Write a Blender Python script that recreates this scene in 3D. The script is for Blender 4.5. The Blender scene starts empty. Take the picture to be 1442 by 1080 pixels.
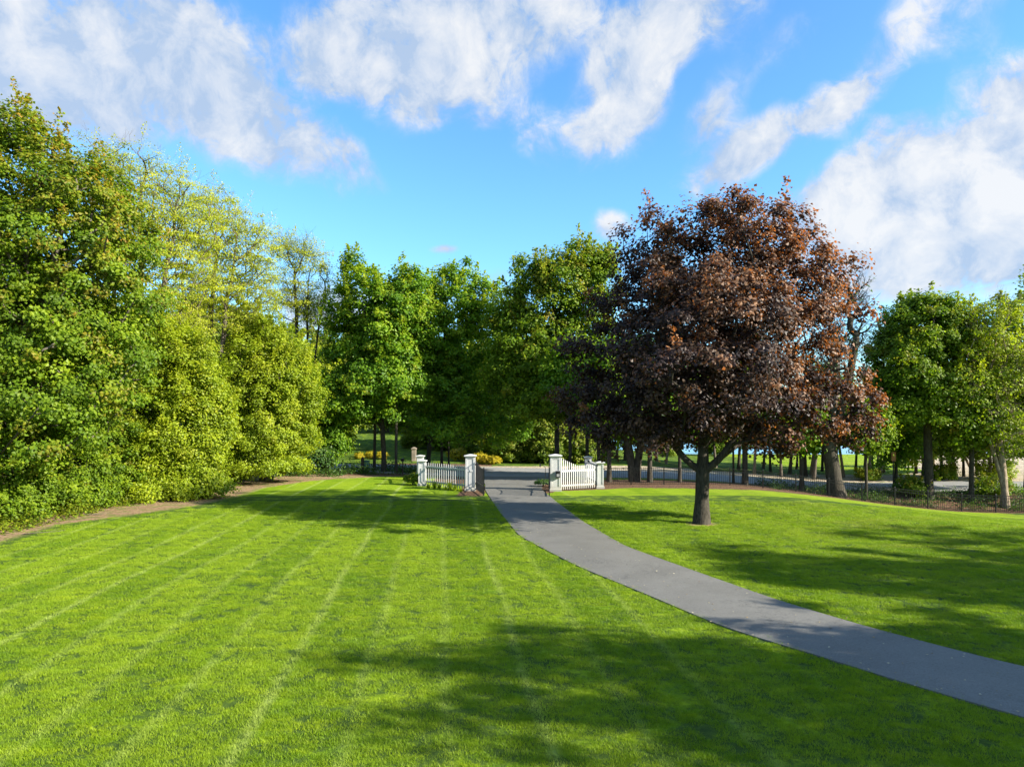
import bpy, bmesh, math, random
import numpy as np
from mathutils import Vector, Matrix

# ------------------------------------------------------------------ camera
SC = bpy.context.scene
COL = SC.collection
H, F, CX, HY = 4.8, 1000.0, 721.0, 588.0          # eye height, focal length and horizon of the 1442 px wide photo
cam_d = bpy.data.cameras.new('camera')
cam = bpy.data.objects.new('camera', cam_d); COL.objects.link(cam)
cam.location = (0, 0, H); cam.rotation_euler = (math.radians(90), 0, 0)
cam_d.sensor_fit = 'HORIZONTAL'; cam_d.sensor_width = 36.0
cam_d.lens = 36.0 * F / 1442.0
cam_d.shift_y = (HY - 540.0) / 1442.0
cam_d.clip_start = 0.1; cam_d.clip_end = 20000
SC.camera = cam
SC.view_settings.view_transform = 'Standard'; SC.view_settings.look = 'None'
SC.view_settings.exposure = 1.5; SC.view_settings.gamma = 1.0
SC.cycles.max_bounces = 6; SC.cycles.diffuse_bounces = 3; SC.cycles.glossy_bounces = 2
SC.cycles.transmission_bounces = 3; SC.cycles.transparent_max_bounces = 4
SC.cycles.caustics_reflective = False; SC.cycles.caustics_refractive = False

# ------------------------------------------------------------------ node helper
class NT:
    def __init__(s, tree): s.t = tree; s.n = tree.nodes; s.l = tree.links
    def node(s, typ, **kw):
        n = s.n.new(typ)
        for k, v in kw.items():
            if k.startswith('i_'): s.put(n.inputs[k[2:].replace('_', ' ')], v)
            else: setattr(n, k, v)
        return n
    def put(s, sock, v):
        if isinstance(v, bpy.types.NodeSocket): s.l.new(v, sock)
        elif isinstance(v, bpy.types.Node): s.l.new(v.outputs[0], sock)
        else: sock.default_value = v
    def m(s, op, a, b=0.0, c=0.0, clamp=False):
        n = s.n.new('ShaderNodeMath'); n.operation = op; n.use_clamp = clamp
        s.put(n.inputs[0], a); s.put(n.inputs[1], b); s.put(n.inputs[2], c); return n.outputs[0]
    def vm(s, op, a, b=None, out=0):
        n = s.n.new('ShaderNodeVectorMath'); n.operation = op
        s.put(n.inputs[0], a)
        if b is not None:
            if op == 'SCALE': s.put(n.inputs['Scale'], b)
            else: s.put(n.inputs[1], b)
        return n.outputs[out]
    def ss(s, v, a, b, lo=0.0, hi=1.0):
        n = s.n.new('ShaderNodeMapRange'); n.interpolation_type = 'SMOOTHSTEP'
        s.put(n.inputs['Value'], v); s.put(n.inputs['From Min'], a); s.put(n.inputs['From Max'], b)
        s.put(n.inputs['To Min'], lo); s.put(n.inputs['To Max'], hi); return n.outputs[0]
    def noise(s, vec, scale, detail=3.0, rough=0.55, dist=0.0):
        n = s.n.new('ShaderNodeTexNoise'); s.put(n.inputs['Vector'], vec)
        n.inputs['Scale'].default_value = scale; n.inputs['Detail'].default_value = detail
        n.inputs['Roughness'].default_value = rough; n.inputs['Distortion'].default_value = dist
        return n.outputs[0]
    def mix(s, f, a, b, mode='MIX'):
        n = s.n.new('ShaderNodeMix'); n.data_type = 'RGBA'; n.blend_type = mode
        s.put(n.inputs[0], f)
        for sock, v in ((n.inputs[6], a), (n.inputs[7], b)):
            if isinstance(v, tuple) and len(v) == 3: v = v + (1.0,)
            s.put(sock, v)
        return n.outputs[2]
    def rgb(s, c):
        n = s.n.new('ShaderNodeRGB'); n.outputs[0].default_value = tuple(c) + (1.0,); return n.outputs[0]

# ------------------------------------------------------------------ sun and sky
SUN_AZ = math.atan2(0.94, -0.342); SUN_EL = math.radians(27)
to_sun = Vector((math.sin(SUN_AZ) * math.cos(SUN_EL), math.cos(SUN_AZ) * math.cos(SUN_EL), math.sin(SUN_EL)))
sl = bpy.data.lights.new('sun', 'SUN'); sl.energy = 5.0; sl.angle = math.radians(0.55); sl.color = (1.0, 0.93, 0.80)
so = bpy.data.objects.new('sun', sl); COL.objects.link(so); so.rotation_euler = to_sun.to_track_quat('Z', 'Y').to_euler()
so.location = to_sun * 60

W = bpy.data.worlds.new('World'); SC.world = W; W.use_nodes = True
w = NT(W.node_tree); w.n.clear()
sky = w.node('ShaderNodeTexSky', sky_type='NISHITA', sun_disc=False)
sky.sun_elevation = SUN_EL; sky.sun_rotation = SUN_AZ
sky.altitude = 200; sky.air_density = 1.0; sky.dust_density = 0.9; sky.ozone_density = 2.2
hs = w.node('ShaderNodeHueSaturation', i_Saturation=1.12, i_Value=1.0, i_Color=sky.outputs[0])
skyc = w.mix(1.0, hs.outputs[0], (0.64, 0.90, 1.02), 'MULTIPLY')
tc = w.node('ShaderNodeTexCoord')
d = w.vm('NORMALIZE', tc.outputs['Generated'])
sp = w.node('ShaderNodeSeparateXYZ', i_Vector=d)
az = w.m('ARCTAN2', sp.outputs[0], sp.outputs[1]); el = w.m('ARCSINE', sp.outputs[2])
ae = w.node('ShaderNodeCombineXYZ', i_X=az, i_Y=el)
# wispy warp of the cloud outlines
wn = w.node('ShaderNodeTexNoise'); w.put(wn.inputs['Vector'], ae.outputs[0]); wn.inputs['Scale'].default_value = 7.0
wn.inputs['Detail'].default_value = 2.5; wn.inputs['Roughness'].default_value = 0.55
wv = w.vm('SCALE', w.vm('SUBTRACT', wn.outputs['Color'], (0.5, 0.5, 0.5)), 0.075)
aw = w.vm('ADD', ae.outputs[0], wv)
CLOUDS = [  # px, py, radius x, radius y, tilt (deg), strength
    (60, 60, 220, 130, -8, 1.3), (200, 60, 85, 80, 0, .55), (150, 150, 60, 30, -30, .6), (30, 150, 90, 40, 0, .6),
    (320, 130, 115, 75, -20, 1.1), (400, 190, 130, 50, -22, .85), (300, 20, 110, 35, 0, .5), (490, 205, 70, 28, -35, .45),
    (590, 65, 170, 75, 0, 1.5), (470, 85, 60, 40, 0, .8), (585, 130, 50, 50, 0, .9), (720, 25, 150, 50, 0, 1.0),
    (895, 85, 130, 58, 48, 1.7), (975, 25, 90, 48, 20, .95), (880, 165, 75, 55, 40, .4),
    (752, 180, 42, 48, 40, .62), (680, 165, 45, 25, 0, .3),
    (1075, 195, 75, 30, 12, .95), (1185, 148, 85, 42, 35, 1.0), (1015, 238, 75, 28, 10, .95), (1000, 170, 60, 36, 40, .6),
    (1320, 25, 100, 50, 10, .62), (1243, 186, 18, 18, 0, .7), (1090, 60, 90, 40, 20, .28),
    (1415, 150, 95, 75, 10, 1.4), (1250, 245, 80, 55, 30, 1.7), (1180, 315, 115, 60, 10, 1.7), (1340, 280, 120, 95, 10, 1.6),
    (1400, 355, 130, 70, 0, 1.2), (1260, 385, 130, 50, 0, 1.0), (1500, 260, 150, 150, 0, 1.0),
    (855, 316, 30, 24, 20, .8), (620, 351, 24, 8, 0, .6), (690, 386, 50, 16, 0, .5), (440, 440, 120, 50, 0, .55), (640, 440, 160, 40, 0, .35)]
acc = None
for (px, py, rx, ry, rot, st) in CLOUDS:
    u = (px - CX) / F; a0 = math.atan(u); e0 = math.atan((HY - py) / F * math.cos(a0))
    mp = w.node('ShaderNodeMapping', vector_type='TEXTURE', i_Vector=aw)
    mp.inputs['Location'].default_value = (a0, e0, 0); mp.inputs['Rotation'].default_value = (0, 0, math.radians(rot))
    k = math.cos(a0)
    mp.inputs['Scale'].default_value = (rx / F * k * k * 1.45, ry / F * k * 1.45, 1)
    r = w.vm('LENGTH', mp.outputs[0], out=1)
    b = w.m('MULTIPLY', w.ss(r, 0.0, 1.0, 1.0, 0.0), st)
    acc = b if acc is None else w.m('ADD', acc, b)
# unseen cloud cover added round the rest of the sky, thickened for whiter fill
far = w.m('MULTIPLY', w.ss(w.noise(d, 2.2, 2.0), 0.40, 0.60), w.ss(w.m('ABSOLUTE', az), 0.75, 1.0))
acc = w.m('ADD', acc, w.m('MULTIPLY', far, 0.8))
n1 = w.noise(aw, 11.0, 12.0, 0.62); nw = w.noise(aw, 34.0, 8.0, 0.66, 1.2); n2 = w.noise(ae.outputs[0], 3.5, 4.0, 0.5)
dens = w.m('MULTIPLY', acc, w.ss(n1, 0.32, 0.66, 0.34, 1.3))
dens = w.m('MULTIPLY', dens, w.ss(nw, 0.25, 0.7, 0.72, 1.22))
alpha = w.ss(dens, 0.07, 0.74)
# sun-facing relief of the cloud: same noise sampled a step towards the sun
sh = w.vm('ADD', aw, (0.035, 0.03, 0))
n1b = w.noise(sh, 11.0, 12.0, 0.62)
rel = w.m('SUBTRACT', n1, n1b)
br = w.m('ADD', w.m('MULTIPLY', rel, 2.4), w.ss(dens, 0.3, 1.5, 0.0, 0.34))
br = w.m('ADD', br, w.ss(n2, 0.35, 0.65, 0.0, 0.35))
br = w.m('ADD', br, w.m('ADD', w.ss(az, -0.6, -0.3, -0.34, 0.0), w.ss(az, -.2, .45, -.06, .14)))
cc = w.mix(w.m('ADD', br, 0.12, clamp=True), (1.42, 1.82, 2.45), (2.72, 2.76, 2.82))
col = w.mix(w.m('MULTIPLY', alpha, 0.95), skyc, cc)
bg = w.node('ShaderNodeBackground', i_Color=col, i_Strength=0.12)
ow = w.node('ShaderNodeOutputWorld'); w.l.new(bg.outputs[0], ow.inputs[0])
W.cycles.sampling_method = 'MANUAL'; W.cycles.sample_map_resolution = 512

# ------------------------------------------------------------------ placement, terrain
def ss(x, a, b):
    t = np.clip((np.asarray(x, float) - a) / (b - a), 0, 1); return t * t * (3 - 2 * t)
def gz(x, y):
    x = np.asarray(x, float); y = np.asarray(y, float)
    dip = -1.95 * ss(x, 14, 34)
    lin = np.clip((y - 24) / 26.0, 0, 1); lin = lin * 0.75 + 0.25 * ss(y, 24, 50)
    road = -1.0 * ss(x, 10, 30)
    a = dip * lin
    z = a + (road - a) * ss(y, 50.5, 55.5)
    z = z + 5.0 * ss(y, 76, 165) * (1 - ss(x, -6, 12))
    z = z - 3.4 * ss(y, 112, 140) * ss(x, -2, 14)
    z = z + 0.05 * np.sin(x * 0.31 + 1.3) * np.sin(y * 0.23) * ss(np.abs(x), 3, 9)
    return z
def at(px, D): return (px - CX) / F * D
def zat(py, D): return H + (HY - py) / F * D
def grd(px, py):                       # point of level ground under a pixel of the photo
    D = H * F / (py - HY); return at(px, D), D

# ------------------------------------------------------------------ object helpers
def tag(o, label=None, cat=None, group=None, kind=None):
    if label: o['label'] = label
    if cat: o['category'] = cat
    if group: o['group'] = group
    if kind: o['kind'] = kind
    return o
def empty(name, loc=(0, 0, 0), rz=0.0):
    o = bpy.data.objects.new(name, None); COL.objects.link(o); o.location = loc; o.rotation_euler = (0, 0, rz)
    o.empty_display_size = 0.3; return o
def obj(name, me, mat, parent=None):
    o = bpy.data.objects.new(name, me); COL.objects.link(o)
    if mat is not None:
        if len(me.materials) == 0: me.materials.append(mat)
    if parent is not None: o.parent = parent
    return o
def npmesh(name, V, loops, starts, smooth=False):
    me = bpy.data.meshes.new(name)
    V = np.ascontiguousarray(V, np.float32); loops = np.ascontiguousarray(loops, np.int32); starts = np.ascontiguousarray(starts, np.int32)
    me.vertices.add(len(V)); me.vertices.foreach_set('co', V.ravel())
    me.loops.add(len(loops)); me.loops.foreach_set('vertex_index', loops)
    me.polygons.add(len(starts)); me.polygons.foreach_set('loop_start', starts)
    me.update(calc_edges=True)
    if smooth: me.polygons.foreach_set('use_smooth', np.ones(len(starts), bool))
    else: me.polygons.foreach_set('use_smooth', np.zeros(len(starts), bool))
    return me
def fattr(me, name, arr, dom='FACE'):
    a = me.attributes.new(name, 'FLOAT', dom); a.data.foreach_set('value', np.ascontiguousarray(arr, np.float32))

class MB:                               # collects boxes, prisms and tubes into one mesh
    def __init__(s): s.V = []; s.F = []
    def add(s, vs, fs):
        k = len(s.V); s.V += [tuple(v) for v in vs]; s.F += [tuple(i + k for i in f) for f in fs]
    def box(s, x0, x1, y0, y1, z0, z1):
        s.add([(x0,y0,z0),(x1,y0,z0),(x1,y1,z0),(x0,y1,z0),(x0,y0,z1),(x1,y0,z1),(x1,y1,z1),(x0,y1,z1)],
              [(0,3,2,1),(4,5,6,7),(0,1,5,4),(1,2,6,5),(2,3,7,6),(3,0,4,7)])
    def frust(s, cx, cy, a0, z0, a1, z1):   # square frustum, half sizes a0 to a1
        v = [(cx+sx*a0, cy+sy*a0, z0) for sx, sy in ((-1,-1),(1,-1),(1,1),(-1,1))] + [(cx+sx*a1, cy+sy*a1, z1) for sx, sy in ((-1,-1),(1,-1),(1,1),(-1,1))]
        s.add(v, [(0,3,2,1),(4,5,6,7),(0,1,5,4),(1,2,6,5),(2,3,7,6),(3,0,4,7)])
    def tube(s, pts, rad, n=8, cap=True):
        pts = [Vector(p) for p in pts]; rad = rad if hasattr(rad, '__len__') else [rad] * len(pts)
        up = Vector((0.13, 0.31, 0.94)); k = len(s.V); prev = None
        for i, p in enumerate(pts):
            t = (pts[min(i+1, len(pts)-1)] - pts[max(i-1, 0)]).normalized()
            a = prev - t * prev.dot(t) if prev is not None else up.cross(t)
            if a.length < 1e-4: a = Vector((1, 0, 0)).cross(t)
            a.normalize(); prev = a; b = t.cross(a)
            for j in range(n):
                q = 2 * math.pi * j / n; s.V.append(tuple(p + (a * math.cos(q) + b * math.sin(q)) * rad[i]))
        for i in range(len(pts) - 1):
            for j in range(n):
                s.F.append((k+i*n+j, k+i*n+(j+1)%n, k+(i+1)*n+(j+1)%n, k+(i+1)*n+j))
        if cap:
            s.F.append(tuple(k + j for j in reversed(range(n)))); s.F.append(tuple(k + (len(pts)-1)*n + j for j in range(n)))
    def build(s, name, mat, parent=None, smooth=False):
        me = bpy.data.meshes.new(name); me.from_pydata(s.V, [], s.F); me.update()
        if smooth:
            for p in me.polygons: p.use_smooth = True
        return obj(name, me, mat, parent)

# ------------------------------------------------------------------ materials
def newmat(name):
    m = bpy.data.materials.new(name); m.use_nodes = True; t = NT(m.node_tree); t.n.clear()
    o = t.node('ShaderNodeOutputMaterial'); return m, t, o
def leafmat(name, dark, mid, light, young=None, trans=0.38, spec=0.35, rough=0.5, tmul=(1.5, 1.6, 0.9)):
    m, t, o = newmat(name)
    a = t.node('ShaderNodeAttribute', attribute_name='tint'); y = t.node('ShaderNodeAttribute', attribute_name='young')
    r = t.node('ShaderNodeValToRGB'); e = r.color_ramp.elements
    e[0].position = 0.05; e[0].color = dark + (1,); e[1].position = 0.95; e[1].color = light + (1,)
    k = e.new(0.5); k.color = mid + (1,)
    t.put(r.inputs[0], a.outputs['Fac']); c = r.outputs[0]
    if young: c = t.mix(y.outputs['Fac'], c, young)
    p = t.node('ShaderNodeBsdfPrincipled', i_Base_Color=c, i_Roughness=rough)
    p.inputs['Specular IOR Level'].default_value = spec
    tr = t.node('ShaderNodeBsdfTranslucent', i_Color=t.mix(1.0, c, tmul, 'MULTIPLY'))
    mx = t.node('ShaderNodeMixShader'); t.put(mx.inputs[0], trans); t.l.new(p.outputs[0], mx.inputs[1]); t.l.new(tr.outputs[0], mx.inputs[2])
    t.l.new(mx.outputs[0], o.inputs[0]); return m
def barkmat(name, a, b):
    m, t, o = newmat(name)
    tc = t.node('ShaderNodeTexCoord'); mp = t.node('ShaderNodeMapping', i_Vector=tc.outputs['Object']); mp.inputs['Scale'].default_value = (9, 9, 1.6)
    n = t.noise(mp.outputs[0], 2.2, 6, 0.65, 0.6); n2 = t.noise(tc.outputs['Object'], 1.1, 3)
    c = t.mix(t.ss(n, 0.35, 0.68), a, b); c = t.mix(t.ss(n2, 0.52, 0.7, 0, 0.5), c, tuple(x * 1.35 for x in b))
    p = t.node('ShaderNodeBsdfPrincipled', i_Base_Color=c, i_Roughness=0.92)
    p.inputs['Specular IOR Level'].default_value = 0.15
    bp = t.node('ShaderNodeBump', i_Height=n, i_Strength=0.7, i_Distance=0.05); t.l.new(bp.outputs[0], p.inputs['Normal'])
    t.l.new(p.outputs[0], o.inputs[0]); return m
def plain(name, c, rough=0.6, metal=0.0, var=0.12, scale=3.0, spec=0.4, bump=0.0):
    m, t, o = newmat(name)
    tc = t.node('ShaderNodeTexCoord'); n = t.noise(tc.outputs['Object'], scale, 5, 0.6)
    cc = t.mix(t.ss(n, 0.3, 0.7), tuple(x * (1 - var) for x in c), tuple(min(1, x * (1 + var)) for x in c))
    p = t.node('ShaderNodeBsdfPrincipled', i_Base_Color=cc, i_Roughness=rough, i_Metallic=metal)
    p.inputs['Specular IOR Level'].default_value = spec
    if bump:
        bp = t.node('ShaderNodeBump', i_Height=t.noise(tc.outputs['Object'], scale * 9, 4), i_Strength=bump, i_Distance=0.02); t.l.new(bp.outputs[0], p.inputs['Normal'])
    t.l.new(p.outputs[0], o.inputs[0]); return m

M_purple = leafmat('purple_leaves', (0.012, 0.009, 0.014), (0.028, 0.019, 0.019), (0.095, 0.058, 0.032), (0.52, 0.26, 0.11), 0.34, 0.35, 0.52, (2.0, 1.2, 0.40))  # bronze serves young leaves and the painted sunlit side alike
M_maple = leafmat('maple_leaves', (0.050, 0.105, 0.007), (0.120, 0.205, 0.010), (0.240, 0.320, 0.014), (0.33, 0.20, 0.025), 0.44, 0.22)
M_bright = leafmat('bright_leaves', (0.110, 0.165, 0.008), (0.205, 0.275, 0.010), (0.33, 0.380, 0.014), (0.38, 0.36, 0.02), 0.42, 0.3)
M_locust = leafmat('locust_leaves', (0.17, 0.21, 0.014), (0.31, 0.35, 0.018), (0.46, 0.48, 0.026), (0.44, 0.38, 0.035), 0.45, 0.3)
M_dense = leafmat('dense_leaves', (0.042, 0.115, 0.009), (0.115, 0.235, 0.011), (0.25, 0.350, 0.014), (0.38, 0.36, 0.018), 0.46, 0.25)
M_far = leafmat('far_leaves', (0.07, 0.120, 0.014), (0.15, 0.225, 0.018), (0.27, 0.330, 0.028), (0.34, 0.28, 0.05), 0.44, 0.3)
M_yellow = leafmat('yellow_leaves', (0.20, 0.20, 0.01), (0.40, 0.33, 0.012), (0.55, 0.43, 0.02), None, 0.35, 0.3)
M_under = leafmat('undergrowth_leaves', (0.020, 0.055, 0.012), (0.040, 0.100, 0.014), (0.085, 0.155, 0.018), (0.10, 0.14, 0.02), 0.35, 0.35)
M_bark = barkmat('grey_bark', (0.07, 0.058, 0.047), (0.16, 0.135, 0.11))
M_dbark = barkmat('dark_bark', (0.030, 0.026, 0.020), (0.078, 0.068, 0.052))
M_pbark = barkmat('pale_bark', (0.16, 0.12, 0.085), (0.33, 0.26, 0.19))
m, t, o = newmat('white_paint'); M_white = m
tc_ = t.node('ShaderNodeTexCoord'); zz_ = t.node('ShaderNodeSeparateXYZ', i_Vector=tc_.outputs['Object']).outputs[2]
n_ = t.noise(tc_.outputs['Object'], 3.0, 6, 0.65); st_ = t.node('ShaderNodeMapping', i_Vector=tc_.outputs['Object']); st_.inputs['Scale'].default_value = (14, 14, 1.2); ns_ = t.noise(st_.outputs[0], 1.0, 4)
c_ = t.mix(t.ss(n_, 0.35, 0.7), (0.44, 0.445, 0.45), (0.52, 0.515, 0.50)); c_ = t.mix(t.ss(ns_, 0.52, 0.75, 0, 0.35), c_, (0.36, 0.37, 0.34))
c_ = t.mix(t.m('MULTIPLY', t.ss(t.m('ADD', zz_, t.m('MULTIPLY', n_, -0.5)), -0.2, 0.35, 1.0, 0.0), 0.6), c_, (0.24, 0.22, 0.15))
p = t.node('ShaderNodeBsdfPrincipled', i_Base_Color=c_, i_Roughness=0.5); t.l.new(p.outputs[0], o.inputs[0])
M_black = plain('black_metal', (0.012, 0.012, 0.013), 0.4, 0.3, var=0.2)
M_box = plain('black_plastic', (0.02, 0.02, 0.022), 0.5)
M_util = plain('green_cabinet', (0.06, 0.16, 0.14), 0.5)
M_post = plain('dark_wood', (0.035, 0.026, 0.02), 0.8)
M_signb = plain('sign_back', (0.32, 0.13, 0.03), 0.5)
M_stone = plain('pale_stone', (0.24, 0.20, 0.15), 0.85, var=0.25, scale=2.0, bump=0.5)

# the lawn: colour shared by the ground sheet and the blades standing on it
def lawn_group():
    g = bpy.data.node_groups.new('lawn_colour', 'ShaderNodeTree')
    g.interface.new_socket('Color', in_out='OUTPUT', socket_type='NodeSocketColor')
    t = NT(g); out = t.node('NodeGroupOutput')
    pos = t.node('ShaderNodeNewGeometry').outputs['Position']
    s = t.node('ShaderNodeSeparateXYZ', i_Vector=pos); X, Y = s.outputs[0], s.outputs[1]
    big = t.noise(pos, 0.22, 4, 0.6); med = t.noise(pos, 1.1, 5, 0.65)
    st = t.node('ShaderNodeMapping', i_Vector=pos); st.inputs['Scale'].default_value = (0.55, 1.7, 1)
    pat = t.noise(st.outputs[0], 1.3, 5, 0.7)
    fine = t.noise(pos, 9.0, 4, 0.7)
    c = t.mix(t.ss(big, 0.32, 0.68), (0.115, 0.215, 0.005), (0.185, 0.290, 0.005))
    c = t.mix(t.ss(pat, 0.44, 0.68), c, (0.275, 0.365, 0.008))
    c = t.mix(t.ss(med, 0.56, 0.78, 0, 0.22), c, (0.085, 0.185, 0.010))
    c = t.mix(t.ss(fine, 0.45, 0.75, 0, 0.35), c, (0.080, 0.170, 0.009))
    # wheel and mower lines, pale bruised grass
    u = t.m('ADD', X, t.m('MULTIPLY', Y, 0.095))
    u = t.m('ADD', u, t.m('MULTIPLY', t.m('SUBTRACT', t.noise(pos, 0.06, 1), 0.5), 1.3))
    ff = t.m('FRACT', t.m('DIVIDE', t.m('ADD', u, 100.0), 1.55))
    jag = t.m('MULTIPLY', t.m('SUBTRACT', t.noise(pos, 2.5, 3), 0.5), 0.10)
    dl = t.m('ABSOLUTE', t.m('SUBTRACT', t.m('ADD', ff, jag), 0.5))
    line = t.ss(dl, 0.0, 0.13, 1.0, 0.0)
    brk = t.ss(t.noise(pos, 0.3, 3), 0.28, 0.52, 0.12, 1.0); brk2 = t.ss(t.noise(pos, 5.0, 3), 0.3, 0.6, 0.45, 1.0)
    idn = t.node('ShaderNodeTexWhiteNoise', noise_dimensions='1D'); t.put(idn.inputs['W'], t.m('FLOOR', t.m('DIVIDE', t.m('ADD', u, 100.0), 1.55)))
    side = t.ss(X, 3.0, 5.5, 1.0, 0.0)
    k = t.m('MULTIPLY', t.m('MULTIPLY', line, brk), t.m('MULTIPLY', brk2, side))
    k = t.m('MULTIPLY', k, t.m('ADD', t.m('MULTIPLY', idn.outputs[0], 0.45), 0.38))
    c = t.mix(t.m('MULTIPLY', k, 0.95), c, (0.38, 0.45, 0.13))
    band = t.ss(t.m('ABSOLUTE', t.m('SUBTRACT', t.m('FRACT', t.m('DIVIDE', t.m('ADD', u, 100.0), 3.1)), 0.5)), 0.2, 0.3)
    c = t.mix(t.m('MULTIPLY', band, 0.22), c, (0.36, 0.46, 0.03))
    # paler yellow, worn grass on the right-hand lawn
    worn = t.m('MULTIPLY', t.ss(X, 8.0, 16.0), t.ss(t.noise(st.outputs[0], 0.5, 4, 0.6), 0.45, 0.65, 0, 0.6))
    c = t.mix(worn, c, (0.27, 0.29, 0.045))
    t.put(out.inputs[0], c); return g
G_lawn = lawn_group()

def ground_mat():
    m, t, o = newmat('ground')
    g = t.node('ShaderNodeGroup', node_tree=G_lawn); pos = t.node('ShaderNodeNewGeometry').outputs['Position']
    n = t.noise(pos, 1.2, 6, 0.65); nf = t.noise(pos, 7.0, 5, 0.7); n3 = t.noise(pos, 0.35, 3)
    def A(nm): return t.node('ShaderNodeAttribute', attribute_name=nm).outputs['Fac']
    nn = t.m('ADD', t.m('MULTIPLY', t.m('SUBTRACT', n, 0.5), 1.5), t.m('MULTIPLY', t.m('SUBTRACT', nf, 0.5), 0.7))
    def mask(nm): return t.ss(t.m('ADD', A(nm), nn), 0.35, 0.65)
    c = t.mix(0.12, g.outputs[0], (0.06, 0.085, 0.02))
    dirt = t.mix(t.ss(nf, 0.3, 0.7), (0.16, 0.10, 0.055), (0.38, 0.26, 0.155)); dirt = t.mix(t.ss(n, 0.48, 0.62, 0, .8), dirt, (0.13, 0.17, 0.035))
    sand = t.mix(t.ss(nf, 0.3, 0.7), (0.33, 0.265, 0.19), (0.55, 0.46, 0.34)); sand = t.mix(t.ss(n, 0.50, 0.62, 0, 0.75), sand, (0.16, 0.145, 0.07))
    mulch = t.mix(t.ss(nf, 0.35, 0.65), (0.055, 0.032, 0.020), (0.19, 0.115, 0.070))
    rough = t.mix(t.ss(nf, 0.3, 0.7), (0.030, 0.060, 0.010), (0.075, 0.125, 0.018))
    c = t.mix(mask('rough'), c, rough); c = t.mix(mask('dirt'), c, dirt); c = t.mix(mask('mulch'), c, mulch); c = t.mix(mask('sand'), c, sand)
    p = t.node('ShaderNodeBsdfPrincipled', i_Base_Color=c, i_Roughness=0.95); p.inputs['Specular IOR Level'].default_value = 0.1
    h = t.m('ADD', t.m('MULTIPLY', nf, 0.5), t.noise(pos, 28.0, 4, 0.7))
    bp = t.node('ShaderNodeBump', i_Height=h, i_Strength=0.8, i_Distance=0.06); t.l.new(bp.outputs[0], p.inputs['Normal'])
    t.l.new(p.outputs[0], o.inputs[0]); return m

def asphalt(name, a, b, tint):
    m, t, o = newmat(name); pos = t.node('ShaderNodeNewGeometry').outputs['Position']
    n = t.noise(pos, 0.6, 5, 0.6); f = t.noise(pos, 45.0, 3, 0.7)
    st = t.node('ShaderNodeMapping', i_Vector=pos); st.inputs['Scale'].default_value = (0.5, 0.5, 1); st.inputs['Rotation'].default_value = (0, 0, 0.6)
    c = t.mix(t.ss(n, 0.3, 0.7), a, b); c = t.mix(t.ss(f, 0.35, 0.75, 0, 0.5), c, tint)
    cr = t.noise(pos, 5.0, 4, 0.75); c = t.mix(t.ss(cr, 0.58, 0.70, 0, 0.35), c, tuple(x * 0.7 for x in a))
    c = t.mix(t.ss(t.noise(pos, 16.0, 3, 0.8), 0.52, 0.70, 0, 0.45), c, tuple(x * 1.5 for x in b)); c = t.mix(t.ss(t.noise(pos, 22.0, 2, 0.8), 0.56, 0.68, 0, 0.5), c, tuple(x * .5 for x in a))
    vo = t.node('ShaderNodeTexVoronoi', feature='DISTANCE_TO_EDGE'); t.put(vo.inputs['Vector'], t.vm('ADD', pos, t.vm('SCALE', t.node('ShaderNodeTexNoise', i_Vector=pos).outputs['Color'], 1.6))); vo.inputs['Scale'].default_value = 0.16
    c = t.mix(t.m('MULTIPLY', t.ss(vo.outputs['Distance'], 0.0, 0.006, 0.6, 0.0), t.ss(t.noise(pos, .25, 2), .45, .55)), c, (0.03, 0.03, 0.03))
    p = t.node('ShaderNodeBsdfPrincipled', i_Base_Color=c, i_Roughness=0.75); p.inputs['Specular IOR Level'].default_value = 0.35
    bp = t.node('ShaderNodeBump', i_Height=f, i_Strength=0.45, i_Distance=0.01); t.l.new(bp.outputs[0], p.inputs['Normal'])
    t.l.new(p.outputs[0], o.inputs[0]); return m

# ------------------------------------------------------------------ ground sheet
def axis(segs):
    r = []
    for a, b, s in segs: r += list(np.arange(a, b, s))
    r.append(segs[-1][1]); return np.array(r)
xs = axis([(-4000, -400, 400), (-400, -60, 20), (-60, -27, 3), (-27, 40, 0.4), (40, 90, 4), (90, 400, 31), (400, 4000, 450)])
ys = axis([(-300, -20, 20), (-20, 8, 2), (8, 72, 0.4), (72, 175, 3), (175, 500, 30), (500, 6000, 600)])
GX, GY = np.meshgrid(xs, ys); GZ = gz(GX, GY)
V = np.stack([GX.ravel(), GY.ravel(), GZ.ravel()], 1); nx, ny = len(xs), len(ys)
ii = (np.arange(ny - 1)[:, None] * nx + np.arange(nx - 1)[None, :]).ravel()
loops = np.stack([ii, ii + 1, ii + 1 + nx, ii + nx], 1).ravel()
me = npmesh('ground', V, loops, np.arange(len(ii)) * 4, True)
X, Y = GX.ravel(), GY.ravel()
XB = np.interp(Y, [-50, 20, 25.9, 31.6, 33.8, 38.4, 44, 48.5, 55, 60], [-20, -19.9, -19.7, -20.2, -19.0, -17.2, -16.8, -17.2, -15, -13])
YB = np.interp(X, [-24, -17, -14, -10, -6.8, -5, -2.4, -2.0], [46, 51.5, 55.5, 58.5, 60, 60, 60, 90])
def sd(v, wdt=1.0): return np.clip(v / wdt + 0.5, -0.6, 1.6)
dirt = np.maximum(sd(XB - X, 1.6), np.where(X < -2.2, sd(Y - YB, 2.0), -0.6)); dirt = np.where(Y > 62, -0.6, dirt)
mul = np.where((X < -2.2) & (X > -40), sd(Y - np.where(X < -6, 59.0, 51.5), 1.5), -0.6)
mul = np.maximum(mul, sd(-21.6 - X, 1.4) * np.where(Y < 75, 1, 0))
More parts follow.
